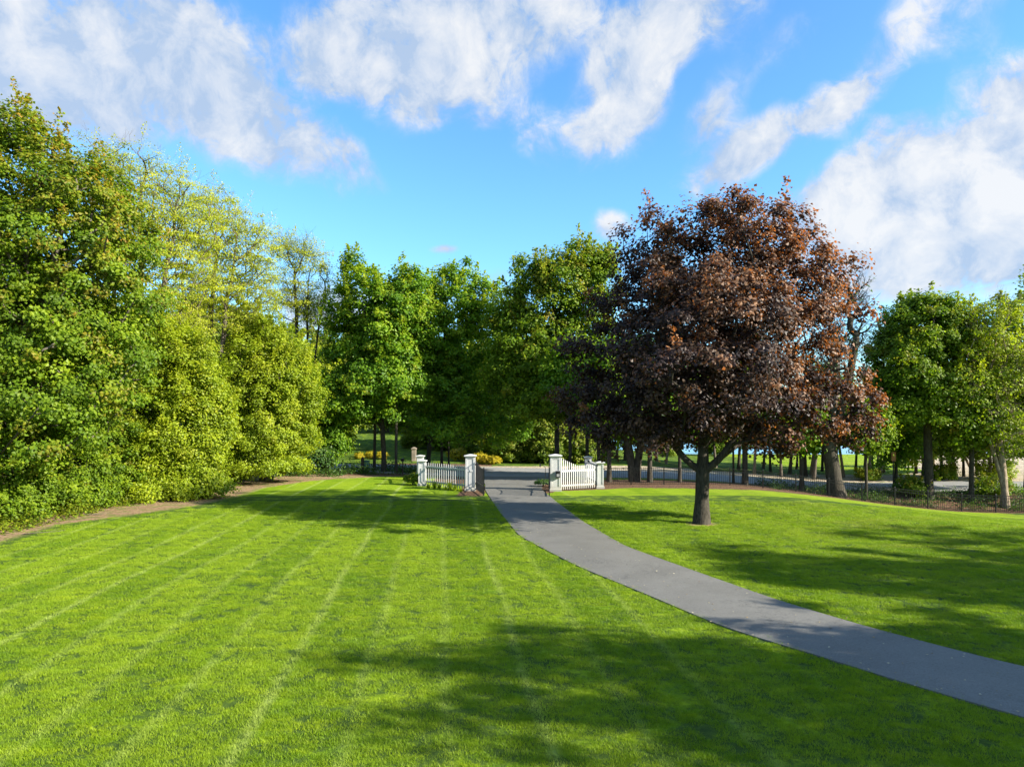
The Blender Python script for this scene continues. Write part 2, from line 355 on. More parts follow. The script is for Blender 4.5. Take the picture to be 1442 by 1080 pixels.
mul = np.maximum(mul, np.where((X > 2.0), np.minimum(sd(Y - np.interp(X, [2, 3, 6, 8, 14, 20, 24, 27], [44.5, 46.4, 47.5, 48.2, 47.2, 48.4, 49.6, 50.0]), 1.0), sd(55 - Y, 1)), -0.6))
mul = np.maximum(mul, np.minimum(np.minimum(sd(X + 3.4, .6), sd(-1.75 - X, .5)), np.minimum(sd(Y - 43.4, .6), sd(50 - Y, 1))))
mul = np.where(Y > 72, -0.6, mul)
rou = np.minimum(sd(X - 17, 3), sd(Y - 50.6, 1.0)); rou = np.where(Y > 62, -0.6, rou)
rou = np.maximum(rou, sd(X - 34.5, 2) * np.where((Y > 44) & (Y < 58), 1, -1))
sa = np.minimum(sd(Y - 64, 1.0), sd(np.where(X / np.maximum(Y, 1) > .565, 112, np.interp(X, [-60, -15, 0, 15, 60], [74, 71, 70, 71, 73])) - Y, 3)); sa = np.where(Y < 63, -0.6, sa)
sa = np.maximum(sa, np.minimum(sd(Y - 121, 2), sd(X - 20, 10)))
dirt = np.maximum(dirt, sd(0.75 - np.hypot(X - 8.6, Y - 32.3), .8)); fattr(me, 'dirt', dirt, 'POINT'); fattr(me, 'mulch', mul, 'POINT'); fattr(me, 'rough', rou, 'POINT'); fattr(me, 'sand', sa, 'POINT')
tag(obj('ground', me, ground_mat()), kind='structure')

m_w, t, o = newmat('lake_water')
p = t.node('ShaderNodeBsdfPrincipled', i_Roughness=0.18); p.inputs['Base Color'].default_value = (0.10, 0.24, 0.38, 1)
bp = t.node('ShaderNodeBump', i_Height=t.noise(t.node('ShaderNodeNewGeometry').outputs['Position'], 0.9, 4), i_Strength=0.6, i_Distance=0.3)
t.l.new(bp.outputs[0], p.inputs['Normal']); t.l.new(p.outputs[0], o.inputs[0])
b = MB(); b.add([(-20, 118, -1.9), (6000, 118, -1.9), (6000, 9000, -1.9), (-20, 9000, -1.9)], [(0, 1, 2, 3)])
tag(b.build('lake', m_w), kind='structure')

# ------------------------------------------------------------------ driveway and road: draped sheets
def resample(P, n):
    P = np.array(P, float); s = np.r_[0, np.cumsum(np.hypot(*np.diff(P, axis=0).T))]; s /= s[-1]
    q = np.linspace(0, 1, n)
    # smooth the polyline a little
    a = np.stack([np.interp(q, s, P[:, 0]), np.interp(q, s, P[:, 1])], 1)
    for _ in range(6):
        a[1:-1] = 0.25 * a[:-2] + 0.5 * a[1:-1] + 0.25 * a[2:]
    return a
def strip(name, L, R, n, k, lift, mat):
    L = resample(L, n); R = resample(R, n); f = np.linspace(0, 1, k)[None, :, None]
    P = L[:, None, :] * (1 - f) + R[:, None, :] * f
    z = gz(P[..., 0], P[..., 1]) + lift + 0.02 * np.sin(np.linspace(0, math.pi, k))[None, :]
    V = np.concatenate([P, z[..., None]], 2).reshape(-1, 3)
    # a thickness down to the soil at both sides
    sk = V.reshape(n, k, 3)[:, [0, -1], :].copy(); sk[..., 2] -= lift + 0.08
    base = len(V); V = np.concatenate([V, sk.reshape(-1, 3)])
    ii = (np.arange(n - 1)[:, None] * k + np.arange(k - 1)[None, :]).ravel()
    q = [np.stack([ii, ii + 1, ii + 1 + k, ii + k], 1)]
    i = np.arange(n - 1)
    q.append(np.stack([i * k, (i + 1) * k, base + (i + 1) * 2, base + i * 2], 1)); q.append(np.stack([i * k + k - 1, base + i * 2 + 1, base + (i + 1) * 2 + 1, (i + 1) * k + k - 1], 1))
    q = np.concatenate(q)
    return tag(obj(name, npmesh(name, V, q.ravel(), np.arange(len(q)) * 4, False), mat), kind='structure'), L, R
DL = [grd(*p) for p in ((683, 690), (700, 716), (731, 755), (811, 797), (921, 842), (1021, 885), (1171, 930), (1296, 970), (1442, 1010))]
DR = [grd(*p) for p in ((763, 690), (785, 708), (821, 735), (881, 770), (971, 802), (1096, 847), (1221, 885), (1346, 917), (1442, 942))]
DL = [(-4.6, 58.0), (-2.4, 55), (-1.9, 51)] + DL + [(9.6, 9.6), (14.5, 5.8), (22, 1.5)]
DR = [(6.2, 58.0), (3.0, 55), (2.15, 51)] + DR + [(12.8, 11.3), (17.5, 8.0), (25, 4.0)]
M_drive = asphalt('driveway_asphalt', (0.100, 0.097, 0.086), (0.134, 0.130, 0.116), (0.22, 0.212, 0.19))
M_road = asphalt('road_asphalt', (0.19, 0.19, 0.19), (0.25, 0.245, 0.235), (0.33, 0.32, 0.29))
_, EL, ER = strip('driveway', DL, DR, 160, 9, 0.03, M_drive)
RN = [(-90, 92), (-45, 74), (-25, 67.5), (-10, 61.5), (-4.6, 57.8), (0, 57.4), (6.2, 57.0), (16, 55.6), (30, 55.6), (60, 57), (140, 62)]
RF = [(-90, 101), (-45, 83), (-25, 76), (-10, 71.0), (-4.6, 69), (0, 67.4), (6.2, 65.5), (16, 63.6), (30, 63.2), (60, 65), (140, 70)]
strip('road', RN, RF, 200, 7, 0.05, M_road)

# ------------------------------------------------------------------ trees
def tubes(chains, sides):
    Vs, Ls, off = [], [], 0
    for P, R in chains:
        P = np.asarray(P, float); R = np.asarray(R, float); n = len(P); k = sides if R.max() > 0.09 else max(3, min(sides, 5)) 
        if R.max() < 0.03: k = 3
        T = np.empty_like(P); T[1:-1] = P[2:] - P[:-2]; T[0] = P[1] - P[0]; T[-1] = P[-1] - P[-2]
        T /= np.maximum(np.linalg.norm(T, axis=1, keepdims=True), 1e-6)
        a = np.cross(T, np.array([0.31, 0.93, 0.17])); a /= np.maximum(np.linalg.norm(a, axis=1, keepdims=True), 1e-6); b = np.cross(T, a)
        q = np.arange(k) * 2 * math.pi / k
        ring = P[:, None] + R[:, None, None] * (a[:, None] * np.cos(q)[None, :, None] + b[:, None] * np.sin(q)[None, :, None])
        Vs.append(ring.reshape(-1, 3))
        i = np.arange(n - 1)[:, None]; j = np.arange(k)[None, :]; j2 = (j + 1) % k
        Ls.append(np.stack([i * k + j, i * k + j2, (i + 1) * k + j2, (i + 1) * k + j], 2).reshape(-1, 4) + off); off += n * k
    L = np.concatenate(Ls); return np.concatenate(Vs), L
def leaf_mesh(name, C, N, size, rng, tint, young, aspect=0.85, fold=0.18):
    n = len(C); N = N / np.maximum(np.linalg.norm(N, axis=1, keepdims=True), 1e-6)
    r = rng.normal(size=(n, 3)); a = np.cross(N, r); a /= np.maximum(np.linalg.norm(a, axis=1, keepdims=True), 1e-6); b = np.cross(N, a)
    s = (size * rng.uniform(0.65, 1.3, n))[:, None]
    V = np.empty((n, 4, 3))
    V[:, 0] = C - a * s * 0.5; V[:, 2] = C + a * s * 0.5
    V[:, 1] = C + b * s * 0.5 * aspect - a * s * 0.08 - N * s * fold; V[:, 3] = C - b * s * 0.5 * aspect - a * s * 0.08 - N * s * fold
    me = npmesh(name, V.reshape(-1, 3), np.arange(n * 4), np.arange(n) * 4)
    fattr(me, 'tint', np.clip(tint, 0, 1)); fattr(me, 'young', np.clip(young, 0, 1)); return me

def tree(name, base, lobes, label, cat='tree', group=None, seed=1, mat=None, bark=None, clumps=300, per=250, leaf=0.18,
         cr=(1.0, 0.7), trunk_r=0.3, stems=None, fork=0.35, shell=0.55, shoots=0.0, young=0.15, young_top=0.5, up=0.55,
         sides=8, crown_name='crown', trunk_name='trunk', twig=0, lean=(0, 0), split=0, sun_side=0.0, jitter=0.12, rz=0):
    """lobes: (x, y, z, rx, ry, rz) ellipsoids relative to the base"""
    rng = np.random.default_rng(seed)
    if per > 20: clumps = int(clumps * 1.25); per = per * 0.95; cr = (cr[0] * .78, cr[1] * .78); leaf = leaf * .84
    L = np.array(lobes, float); vol = L[:, 3] * L[:, 4] * L[:, 5]; pk = vol ** 0.75; pk /= pk.sum()
    # clump centres, pushed apart, kept out of the inside of the other lobes
    C = []; O = []; tries = 0
    sep = (vol.sum() * 4.19 * 0.6 / clumps) ** (1 / 3) * 0.62
    while len(C) < clumps and tries < clumps * 30:
        tries += 1
        l = L[rng.choice(len(L), p=pk)]; dv = rng.normal(size=3); dv /= np.linalg.norm(dv)
        if dv[2] < -0.55 and rng.random() < 0.5: continue
        rr = (shell + (1 - shell) * rng.random() ** 0.6) * (1 + rng.normal() * jitter)
        c = l[:3] + dv * l[3:6] * rr
        if c[2] < 0.25: continue
        q = ((c - L[:, :3]) / L[:, 3:6]); dq = np.sqrt((q ** 2).sum(1)).min()
        if dq < shell * 0.75: continue
        if C and np.min(((np.array(C[-400:]) - c) ** 2).sum(1)) < (sep * (0.6 if tries > clumps * 8 else 1)) ** 2: continue
        C.append(c); o_ = dv * 0.6 + (c - L[:, :3].mean(0)) / (np.linalg.norm(c - L[:, :3].mean(0)) + 1e-6); O.append(o_ / np.linalg.norm(o_))
    C = np.array(C); O = np.array(O); nc = len(C)
    top = (L[:, 2] + L[:, 5]).max(); bot = max(0.1, (L[:, 2] - L[:, 5]).min()); cen = (L[:, :3] * vol[:, None]).sum(0) / vol.sum()
    # skeleton
    nodes, par = [], []
    if stems is None: stems = [(0, 0, cen[0] * 0.75 + lean[0], cen[1] * 0.75 + lean[1])]
    for si, (sx, sy, ex, ey) in enumerate(stems):
        zt = bot + (top - bot) * 0.66; m = max(5, int(zt / 1.2)); p_ = -1
        if si and split > 0:                      # limb leaving the main trunk at a fork
            k0 = int(np.argmin([abs(q_[2] - split * (1 + .18 * (si - 1))) for q_ in nodes[:m0]])); o_ = nodes[k0]; p_ = k0
            for i in range(1, m + 1):
                f = i / m; e = f ** .75
                nodes.append([o_[0] + (ex - o_[0]) * e, o_[1] + (ey - o_[1]) * e, o_[2] + (zt * .9 - o_[2]) * f ** 1.15]); par.append(p_); p_ = len(nodes) - 1
            continue
        m0 = m + 1; wob = rng.normal(size=(m + 1, 2)) * 0.06 * (top / 12)
        for i in range(m + 1):
            f = i / m; e = f ** 1.25
            nodes.append([sx + (ex - sx) * e + wob[i, 0] * f * (1 if i else 0), sy + (ey - sy) * e + wob[i, 1] * f, -0.12 + (zt + 0.12) * f])
            par.append(p_); p_ = len(nodes) - 1
    minz = max(0.15, bot * 0.75)
    order = np.argsort(np.linalg.norm((C - cen) * (1, 1, 0.6), axis=1) + rng.random(nc) * 0.6)
    NP = np.array(nodes); dep = NP[:, 2].copy(); NP = list(map(tuple, nodes)); dep = list(dep)
    arr = np.empty((len(nodes) + nc * 3, 3)); arr[:len(nodes)] = nodes; dp = np.zeros(len(arr)); dp[:len(nodes)] = dep; cnt = len(nodes)
    for i in order:
        c = C[i]; A = arr[:cnt]; v = c - A; dist = np.linalg.norm(v, axis=1)
        cost = dist + 0.22 * dp[:cnt] + np.maximum(0, A[:, 2] + 0.35 * np.hypot(v[:, 0], v[:, 1]) - c[2]) * 0.9 + np.where(A[:, 2] < minz, 50, 0)
        j = int(np.argmin(cost)); a = A[j].copy(); dl = dist[j]; p_ = j
        ns = 1 if dl < 1.0 else (2 if dl < 3 else 3)
        for s in range(1, ns + 1):
            f = s / ns; q = a + (c - a) * f
            if s < ns: q = q + rng.normal(size=3) * 0.08 * dl * 0.6; q[2] += 0.06 * dl * (0.5 if f < 0.5 else 0.2) - 0.02 * dl
            if cnt >= len(arr): arr = np.concatenate([arr, np.empty((500, 3))]); dp = np.concatenate([dp, np.zeros(500)])
            arr[cnt] = q; dp[cnt] = dp[p_] + dl / ns; par.append(p_); p_ = cnt; cnt += 1
    NPo = arr[:cnt]; par = np.array(par); tips = np.zeros(cnt); ch = [[] for _ in range(cnt)]
    for i in range(cnt - 1, -1, -1):
        if not ch[i]: tips[i] = 1
        if par[i] >= 0: tips[par[i]] += tips[i]; ch[par[i]].append(i)
    rt = tips ** 0.47; R = 0.0 + rt / rt[[i for i in range(cnt) if par[i] < 0]].max() * trunk_r
    R = np.maximum(R, 0.012 * (top / 12))
    h = NPo[:, 2]; R = np.where(np.isin(np.arange(cnt), np.arange(len(nodes))), np.maximum(R, 0) * (1 + 0.45 * np.exp(-np.maximum(h, 0) / 0.35)), R)
    chains = []; stack = [i for i in range(cnt) if par[i] < 0]; start = {i: None for i in stack}
    while stack:
        i = stack.pop(); P = []; Q = []
        if start.get(i) is not None: P.append(NPo[start[i]]); Q.append(min(R[start[i]], R[i] * 1.15))
        while True:
            P.append(NPo[i]); Q.append(R[i])
            if not ch[i]: break
            k = max(ch[i], key=lambda c: tips[c])
            for c in ch[i]:
                if c != k: start[c] = i; stack.append(c)
            i = k
        if len(P) > 1:
            Q[-1] *= 0.5; chains.append((P, Q))
    # subdivide each chain once for smooth bends
    out = []
    for P, Q in chains:
        P = np.array(P); Q = np.array(Q)
        if len(P) > 2:
            s = np.arange(len(P)); f = np.arange(0, len(P) - 1 + 1e-6, 0.5)
            P2 = np.stack([np.interp(f, s, P[:, k]) for k in range(3)], 1); Q2 = np.interp(f, s, Q)
            P2[1:-1] = 0.25 * P2[:-2] + 0.5 * P2[1:-1] + 0.25 * P2[2:]; P, Q = P2, Q2
        out.append((P, Q))
    if twig:
        for i in range(nc):
            for _ in range(twig):
                dv = O[i] * 0.7 + rng.normal(size=3) * 0.6 + (0, 0, 0.2); dv /= np.linalg.norm(dv); ln = cr[0] * rng.uniform(0.6, 1.4)
                s0 = C[i]; k1 = s0 + dv * ln * 0.5 + rng.normal(size=3) * 0.06; k2 = s0 + dv * ln + rng.normal(size=3) * 0.15
                out.append(([s0, k1, k2], [0.014 * trunk_r / 0.3, 0.010 * trunk_r / 0.3, 0.004]))
                for _ in range(2):
                    e = k1 + (dv + rng.normal(size=3) * 0.6) * ln * 0.4; out.append(([k1, e], [0.008 * trunk_r / 0.3, 0.003]))
    tv, tl = tubes(out, sides)
    root = empty(name, (base[0], base[1], base[2] if len(base) > 2 else float(gz(base[0], base[1]))), rz); tag(root, label, cat, group)
    obj(trunk_name, npmesh(trunk_name, tv, tl.ravel(), np.arange(len(tl)) * 4, True), bark or M_bark, root)
    if per > 0:
        # leaves: a loose dome about each clump, facing outwards and up
        num = rng.poisson(per * rng.uniform(0.55, 1.35, nc)); idx = np.repeat(np.arange(nc), num); n = len(idx)
        dv = rng.normal(size=(n, 3)); dv /= np.linalg.norm(dv, axis=1, keepdims=True)
        sc = rng.uniform(0.65, 1.3, nc)[idx][:, None]
        rr = rng.random(n)[:, None] ** 0.45 * np.where(rng.random(n) < .22, 1.5, 1.0)[:, None]
        lean_ = O[idx]
        P = C[idx] + dv * rr * sc * np.array([cr[0], cr[0], cr[1]]) + lean_ * (0.15 * cr[0])
        P[:, 2] -= 0.18 * cr[0] * (np.linalg.norm((P - C[idx])[:, :2], axis=1) / cr[0]) ** 2
        Nn = dv * 0.55 + lean_ * 0.5 + rng.normal(size=(n, 3)) * 0.42 + np.array([0, 0, up])
        ct = rng.random(nc)[idx]; tint = 0.5 * ct + 0.5 * rng.random(n) + 0.12 * dv[:, 2]
        hf = (P[:, 2] - bot) / (top - bot); outw = np.einsum('ij,ij->i', dv, lean_)
        sunny = np.clip((C - cen) @ np.array([.75, -.35, .3]) / max(L[:, 3].max(), 1) * .35, -.3, .45) * sun_side  # sunlit side of the crown put into the leaf colour, on top of young growth
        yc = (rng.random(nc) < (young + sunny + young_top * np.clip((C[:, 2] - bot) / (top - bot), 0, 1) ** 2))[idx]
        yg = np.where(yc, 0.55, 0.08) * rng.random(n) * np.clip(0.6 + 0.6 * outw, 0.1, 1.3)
        if shoots > 0:                       # upright leafy shoots breaking the outline
            sel = np.where((O[:, 2] > 0.05) & (rng.random(nc) < shoots))[0]; m = 46
            ks = np.repeat(sel, m); f = np.tile(np.linspace(0, 1, m), len(sel)); L_ = (cr[0] * rng.uniform(0.6, 1.35, len(sel))).repeat(m)
            tilt = (O[sel] * 0.35 + rng.normal(size=(len(sel), 3)) * 0.15 + (0, 0, 0.9)).repeat(m, axis=0)
            S = C[ks] + O[ks] * cr[0] * 0.5 + tilt * (f * L_)[:, None] + rng.normal(size=(len(ks), 3)) * (0.26 * cr[0] * (1.1 - 0.8 * f))[:, None]
            P = np.concatenate([P, S]); Nn = np.concatenate([Nn, rng.normal(size=(len(ks), 3)) * 0.7 + (0, 0, 0.6) + O[ks] * 0.4])
            tint = np.concatenate([tint, 0.45 + 0.5 * rng.random(len(ks))]); yg = np.concatenate([yg, rng.random(len(ks)) * (0.15 + young_top)])
        kz = P[:, 2] > 0.05
        me = leaf_mesh(crown_name, P[kz], Nn[kz], leaf, rng, tint[kz], yg[kz])
        obj(crown_name, me, mat, root)
    return root
def pl(base, D, items, k=0.9):            # lobes given by their place in the photo at distance D (+ own depth offset)
    out = []
    for it in items:
        px, py, rx, ry = it[:4]; dy = it[4] if len(it) > 4 else 0.0; d_ = D + dy; kk = it[5] if len(it) > 5 else k
        ax, az_ = rx / F * d_, ry / F * d_; ax, az_ = max(ax * .6, ax - .5), max(az_ * .6, az_ - .45)
        out.append((at(px, d_) - base[0], d_ - base[1], zat(py, d_) - base[2] - .1, ax, ax * kk, az_))
    return out
def copy_tree(o, loc, rz, s, label, group=None):
    c = o.copy(); COL.objects.link(c); c.location = loc; c.rotation_euler = (0, 0, rz); c.scale = s if hasattr(s, '__len__') else (s, s, s)
    c['label'] = label
    if group: c['group'] = group
    elif 'group' in c: del c['group']
    for k in o.children:
        q = k.copy(); COL.objects.link(q); q.parent = c
    return c
def G(x, y): return (x, y, float(gz(x, y)))

# --- the purple maple on the right-hand lawn
bx, by = grd(988, 736); B = G(bx, by)
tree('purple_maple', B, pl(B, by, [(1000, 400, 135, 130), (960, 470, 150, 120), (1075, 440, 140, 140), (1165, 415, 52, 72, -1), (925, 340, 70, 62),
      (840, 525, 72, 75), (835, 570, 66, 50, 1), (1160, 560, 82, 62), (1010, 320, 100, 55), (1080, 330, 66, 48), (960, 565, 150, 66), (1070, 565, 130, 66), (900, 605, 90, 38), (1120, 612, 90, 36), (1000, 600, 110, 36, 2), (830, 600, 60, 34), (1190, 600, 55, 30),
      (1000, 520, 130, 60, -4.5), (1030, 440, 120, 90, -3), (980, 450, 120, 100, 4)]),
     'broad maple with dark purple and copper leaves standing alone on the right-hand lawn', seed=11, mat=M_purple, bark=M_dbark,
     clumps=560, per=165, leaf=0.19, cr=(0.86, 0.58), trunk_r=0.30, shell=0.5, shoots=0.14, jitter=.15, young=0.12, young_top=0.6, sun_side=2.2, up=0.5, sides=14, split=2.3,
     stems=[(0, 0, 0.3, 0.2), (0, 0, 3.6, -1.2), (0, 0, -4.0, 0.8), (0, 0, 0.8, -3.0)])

# --- big maple at the left edge and the trees along the left border
def T(px, py_or_D, **kw): pass
B = G(-25.0, 36.0)
tree('maple_tree', B, pl(B, 36, [(20, 260, 95, 120), (60, 330, 150, 120), (-60, 380, 150, 160), (110, 300, 95, 90), (150, 420, 80, 110), (40, 480, 170, 110), (160, 300, 50, 60), (30, 190, 42, 52), (-60, 560, 150, 90),
      (100, 520, 110, 90, -2), (20, 600, 120, 70, -4), (95, 230, 45, 42)]),
     'tallest broad green maple with reddish top at the left edge of the lawn', seed=21, mat=M_maple, bark=M_bark, clumps=720, per=190, leaf=0.21,
     cr=(0.95, 0.65), trunk_r=0.42, shoots=0.35, young=0.2, young_top=1.0, sides=10, stems=[(0, 0, 0.5, 0), (0.1, 0, 3.0, -1.5), (0, 0, -2.5, 1)])
B = G(-24.2, 45.5)
tree('locust_tree', B, pl(B, 45.5, [(190, 260, 75, 70), (150, 235, 45, 48), (250, 320, 80, 70), (210, 380, 100, 90), (270, 300, 55, 52), (230, 450, 80, 50), (120, 300, 60, 60)]),
     'feathery yellow-green tree rising just behind the tallest maple on the left', seed=22, mat=M_locust, bark=M_bark, clumps=340, per=125, leaf=0.125,
     cr=(1.05, 0.36), trunk_r=0.20, shell=0.3, shoots=0.25, twig=2, up=0.7, stems=[(0, 0, 0.5, 0), (0, 0, -2.5, 1), (0.1, 0, 3.2, -1)], jitter=0.16)
B = G(-23.0, 53.0)
tree('locust_tree', B, pl(B, 53, [(300, 330, 65, 60), (285, 290, 40, 40), (335, 360, 62, 58), (310, 420, 80, 70), (350, 320, 36, 34), (365, 400, 40, 50)]),
     'feathery yellow-green tree with bare branches showing, second along the left border', seed=23, mat=M_locust, bark=M_bark, clumps=290, per=120, leaf=0.135,
     cr=(1.0, 0.38), trunk_r=0.19, shell=0.3, shoots=0.25, twig=2, up=0.7, stems=[(0, 0, 1, 0), (0.1, 0, 3, -1), (0, 0, -2, 0)], jitter=0.16)
B = G(-19.0, 64.0)
tree('locust_tree', B, pl(B, 64, [(425, 365, 36, 40), (400, 350, 30, 26), (450, 390, 26, 42), (415, 420, 46, 48), (445, 440, 30, 30)]),
     'thin open-crowned tree with dark bare limbs against the sky left of the middle', seed=24, mat=M_locust, bark=M_dbark, clumps=200, per=70, leaf=0.145,
     cr=(1.0, 0.4), trunk_r=0.16, shell=0.25, shoots=0.15, twig=4, up=0.7, stems=[(0, 0, -0.6, 0), (0.3, 0, 2.4, 0), (0.2, 0, 0.8, 0)], jitter=0.2)
# bright bushy trees in front of them
for (px, D, items, lab, sd_) in [
    (265, 43.5, [(265, 530, 62, 80), (245, 590, 75, 70), (290, 600, 48, 72), (230, 500, 50, 60), (250, 640, 75, 50), (270, 680, 62, 26, -1), (225, 690, 60, 26, -2)], 'rounded bright yellow-green tree leaning over the bare soil of the left border', 31),
    (375, 54.0, [(370, 510, 62, 70), (400, 540, 50, 70), (345, 560, 60, 90), (380, 610, 72, 50), (430, 560, 26, 46), (350, 470, 34, 30), (375, 652, 66, 20, -1.5), (335, 655, 36, 24, -2)], 'rounded yellow-green tree at the far corner of the lawn', 32)]:
    B = G(at(px, D), D)
    tree('bright_tree', B, pl(B, D, items), lab, seed=sd_, mat=M_bright, bark=M_bark, clumps=460, per=200, leaf=0.13 + 0.001 * D, cr=(0.8, 0.6),
         trunk_r=0.16, shoots=0.4, stems=[(0, 0, 0.6, 0), (0.3, 0.1, 1.6, -0.6), (-0.3, 0, -1.6, 0.6)], up=0.45, young=0.1, young_top=0.3)
# undergrowth along the left border, a row of leafy bushes
UG = [(-27.5, 27.0, 3.4, 3.2, 'green bush at the left edge of the picture, nearest of the border bushes'), (-25.2, 30.0, 3.0, 4.2, 'leafy green bush at the foot of the tallest maple'),
      (-24.4, 33.6, 2.7, 5.4, 'tall leafy maple sapling under the tallest maple'), (-23.7, 37.0, 2.4, 4.4, 'green bush third along the left border bed'),
      (-23.9, 40.4, 2.4, 6.0, 'tall dense bush below the feathery yellow-green tree'), (-23.2, 43.8, 2.1, 3.4, 'low green bush below the rounded bright tree'),
      (-23.6, 47.6, 2.2, 3.0, 'low dark bush where the bare soil turns the corner'), (-22.7, 52.0, 2.0, 3.4, 'yellow-green bush at the corner of the bare soil')]
for i, (x, y, r, h, lab) in enumerate(UG):
    tree('border_bush', G(x, y), [(0, 0, h * .5, r, r, h * .52), (r * .35, -r * .3, h * .3, r * .7, r * .8, h * .32), (-.5, r * .4, h * .62, r * .7, r * .7, h * .45), (r * .5, r * .3, h * .2, r * .6, r * .7, h * .22)], lab, cat='bush', seed=40 + i,
         mat=M_bright if i in (7,) else M_maple, bark=M_dbark, clumps=170, per=120, leaf=0.17, cr=(0.55, 0.42), trunk_r=0.09, shoots=0.5, shell=0.55, young=0.05, young_top=0.2,
         stems=[(0, 0, 0.4, 0), (0.3, 0.2, r * .5, -.4), (-.3, .1, -r * .5, .4)], crown_name='foliage', trunk_name='stem')
# dark trees closing the far corner
for (x, y, items, lab, sd_, mt) in [
    (at(455, 62), 62.0, [(450, 590, 42, 52), (475, 560, 34, 46), (430, 620, 36, 40), (465, 625, 34, 32)], 'dark shaded bush-like maple between the far lawn corner and the road', 51, M_dense),
    (at(405, 61), 61.0, [(400, 625, 42, 28), (440, 640, 34, 20), (365, 640, 36, 20)], 'low dark thicket at the far left corner of the lawn', 52, M_under)]:
    tree('dark_tree', G(x, y), pl(G(x, y), y, items), lab, cat='tree' if sd_ == 51 else 'bush', seed=sd_, mat=mt, bark=M_dbark, clumps=230, per=120, leaf=0.24, cr=(0.8, 0.6), trunk_r=0.15, shoots=0.2, young=0.05, young_top=0.1,
         stems=[(0, 0, 0.3, 0), (0.4, 0, 1.4, 0), (-0.4, 0, -1.4, 0)])

# --- the maples at the gate
def gate_tree(px, pyb, D, items, lab, sd_, mt=M_dense, r=0.22, stems=None, cl=380, pr=150, **kw):
    B = G(at(px, D), D)
    kw.setdefault('shoots', 0.45); kw.setdefault('young', 0.08); kw.setdefault('young_top', 0.5)
    return tree('maple_tree', B, pl(B, D, items), lab, seed=sd_, mat=mt, bark=M_dbark, clumps=cl, per=pr, leaf=0.29, cr=(1.05, 0.75), trunk_r=r, stems=stems, **kw)
gate_tree(541, 660, 63.0, [(515, 420, 44, 56), (545, 450, 60, 70), (490, 480, 40, 70), (540, 540, 72, 50), (510, 570, 62, 32), (500, 375, 22, 26), (575, 410, 38, 46), (580, 460, 40, 50), (475, 560, 46, 50)],
          'green maple with a pointed top and slim dark trunk left of the picket fence', 61)
gate_tree(602, 655, 66.5, [(640, 440, 50, 50), (655, 400, 34, 30), (610, 470, 60, 60), (665, 480, 40, 62), (630, 550, 72, 46), (600, 590, 60, 24), (695, 520, 44, 60), (600, 412, 46, 42), (692, 430, 42, 44), (565, 450, 44, 60), (700, 580, 50, 36), (650, 385, 30, 30), (640, 600, 56, 26, -2), (705, 600, 46, 30, -1)],
          'rounded green maple behind the left-hand picket fence', 62, M_dense)
gate_tree(785, 650, 60.5, [(800, 400, 58, 60), (770, 430, 54, 66), (745, 390, 34, 38), (835, 370, 34, 36), (740, 490, 52, 60), (790, 500, 70, 60), (780, 560, 70, 40), (812, 345, 18, 18), (720, 450, 36, 50), (725, 530, 46, 56), (840, 430, 44, 60)],
          'lighter green maple behind the right-hand gate pillar, left of the purple maple', 63, M_maple, young_top=0.35)
# slimmer companions whose trunks show under the crowns
def slim(px, D, top, r, lab, sd_, mt=M_dense, grp=None, tr=0.13, low=585, cl=110, pr=110, ex=0.0, leaf=0.30, name='slim_tree', bark=None, pxt=None, **kw):
    B = G(at(px, D), D); pt = pxt or px; h = low - top
    it = [(pt, top + h * .35, r, h * .38), (pt - r * .3, top + h * .6, r * 1.0, h * .36), (pt + r * .35, top + h * .65, r * .9, h * .33)]
    kw.setdefault('shoots', 0.2)
    return tree(name, B, pl(B, D, it), lab, seed=sd_, mat=mt, bark=bark or M_dbark, clumps=cl, per=pr, leaf=leaf, cr=(0.95, 0.7), trunk_r=tr, group=grp, young=0.05, young_top=0.2, **kw)
slim(527, 63.8, 430, 34, 'slim dark trunk leaning slightly, leftmost of the trunks near the green cabinet', 71, pxt=533)
slim(558, 61.6, 440, 34, 'straight dark trunk nearest the left picket fence from its left', 72)
slim(622, 67.5, 470, 30, 'dark trunk seen over the middle of the left picket fence', 73)
slim(632, 70.0, 480, 30, 'thin dark trunk seen over the left picket fence, close to the gate pillar', 74, tr=0.09)
slim(716, 78.0, 520, 36, 'pale green tree across the road behind the open gate', 75, mt=M_far, tr=0.12, low=640)
slim(803, 56.5, 470, 34, 'dark trunk behind the stepped pickets beside the right gate pillar', 76)
slim(827, 58.5, 480, 34, 'dark trunk between the right gate pillar and the back fence post', 77, tr=0.15)
slim(843, 57.0, 500, 30, 'dark trunk rising right behind the last white post', 78, tr=0.14)
# row of trunks behind the black fence
row = [(858, 53.0, .16, 'first dark trunk behind the black fence to the right of the white posts'), (893, 53.2, .30, 'thick forked dark trunk behind the black fence'),
       (915, 52.6, .17, 'upright dark trunk just right of the forked one behind the black fence'), (957, 53.0, .12, 'slim dark trunk behind the black fence left of the purple maple'),
       (1049, 53.2, .20, 'dark trunk behind the black fence right of the purple maple trunk'), (1033, 54.5, .08, 'thin crooked sapling behind the fence right of the purple maple trunk'),
       (1129, 52.4, .16, 'dark trunk behind the black fence left of the thick leaning trunk'), (1220, 52.0, .10, 'thin dark forked tree behind the fence right of the thick leaning trunk')]
for i, (px, D, tr, lab) in enumerate(row):
    st = [(0, 0, -1.6, 0), (0.1, 0, 1.5, 0)] if tr == .30 else None
    slim(px, D, 470 if px < 1100 else 560, 34, lab, 90 + i, mt=[M_dense, M_maple, M_under][i % 3], tr=tr, low=628 if px < 1100 else 640, cl=95, stems=st)
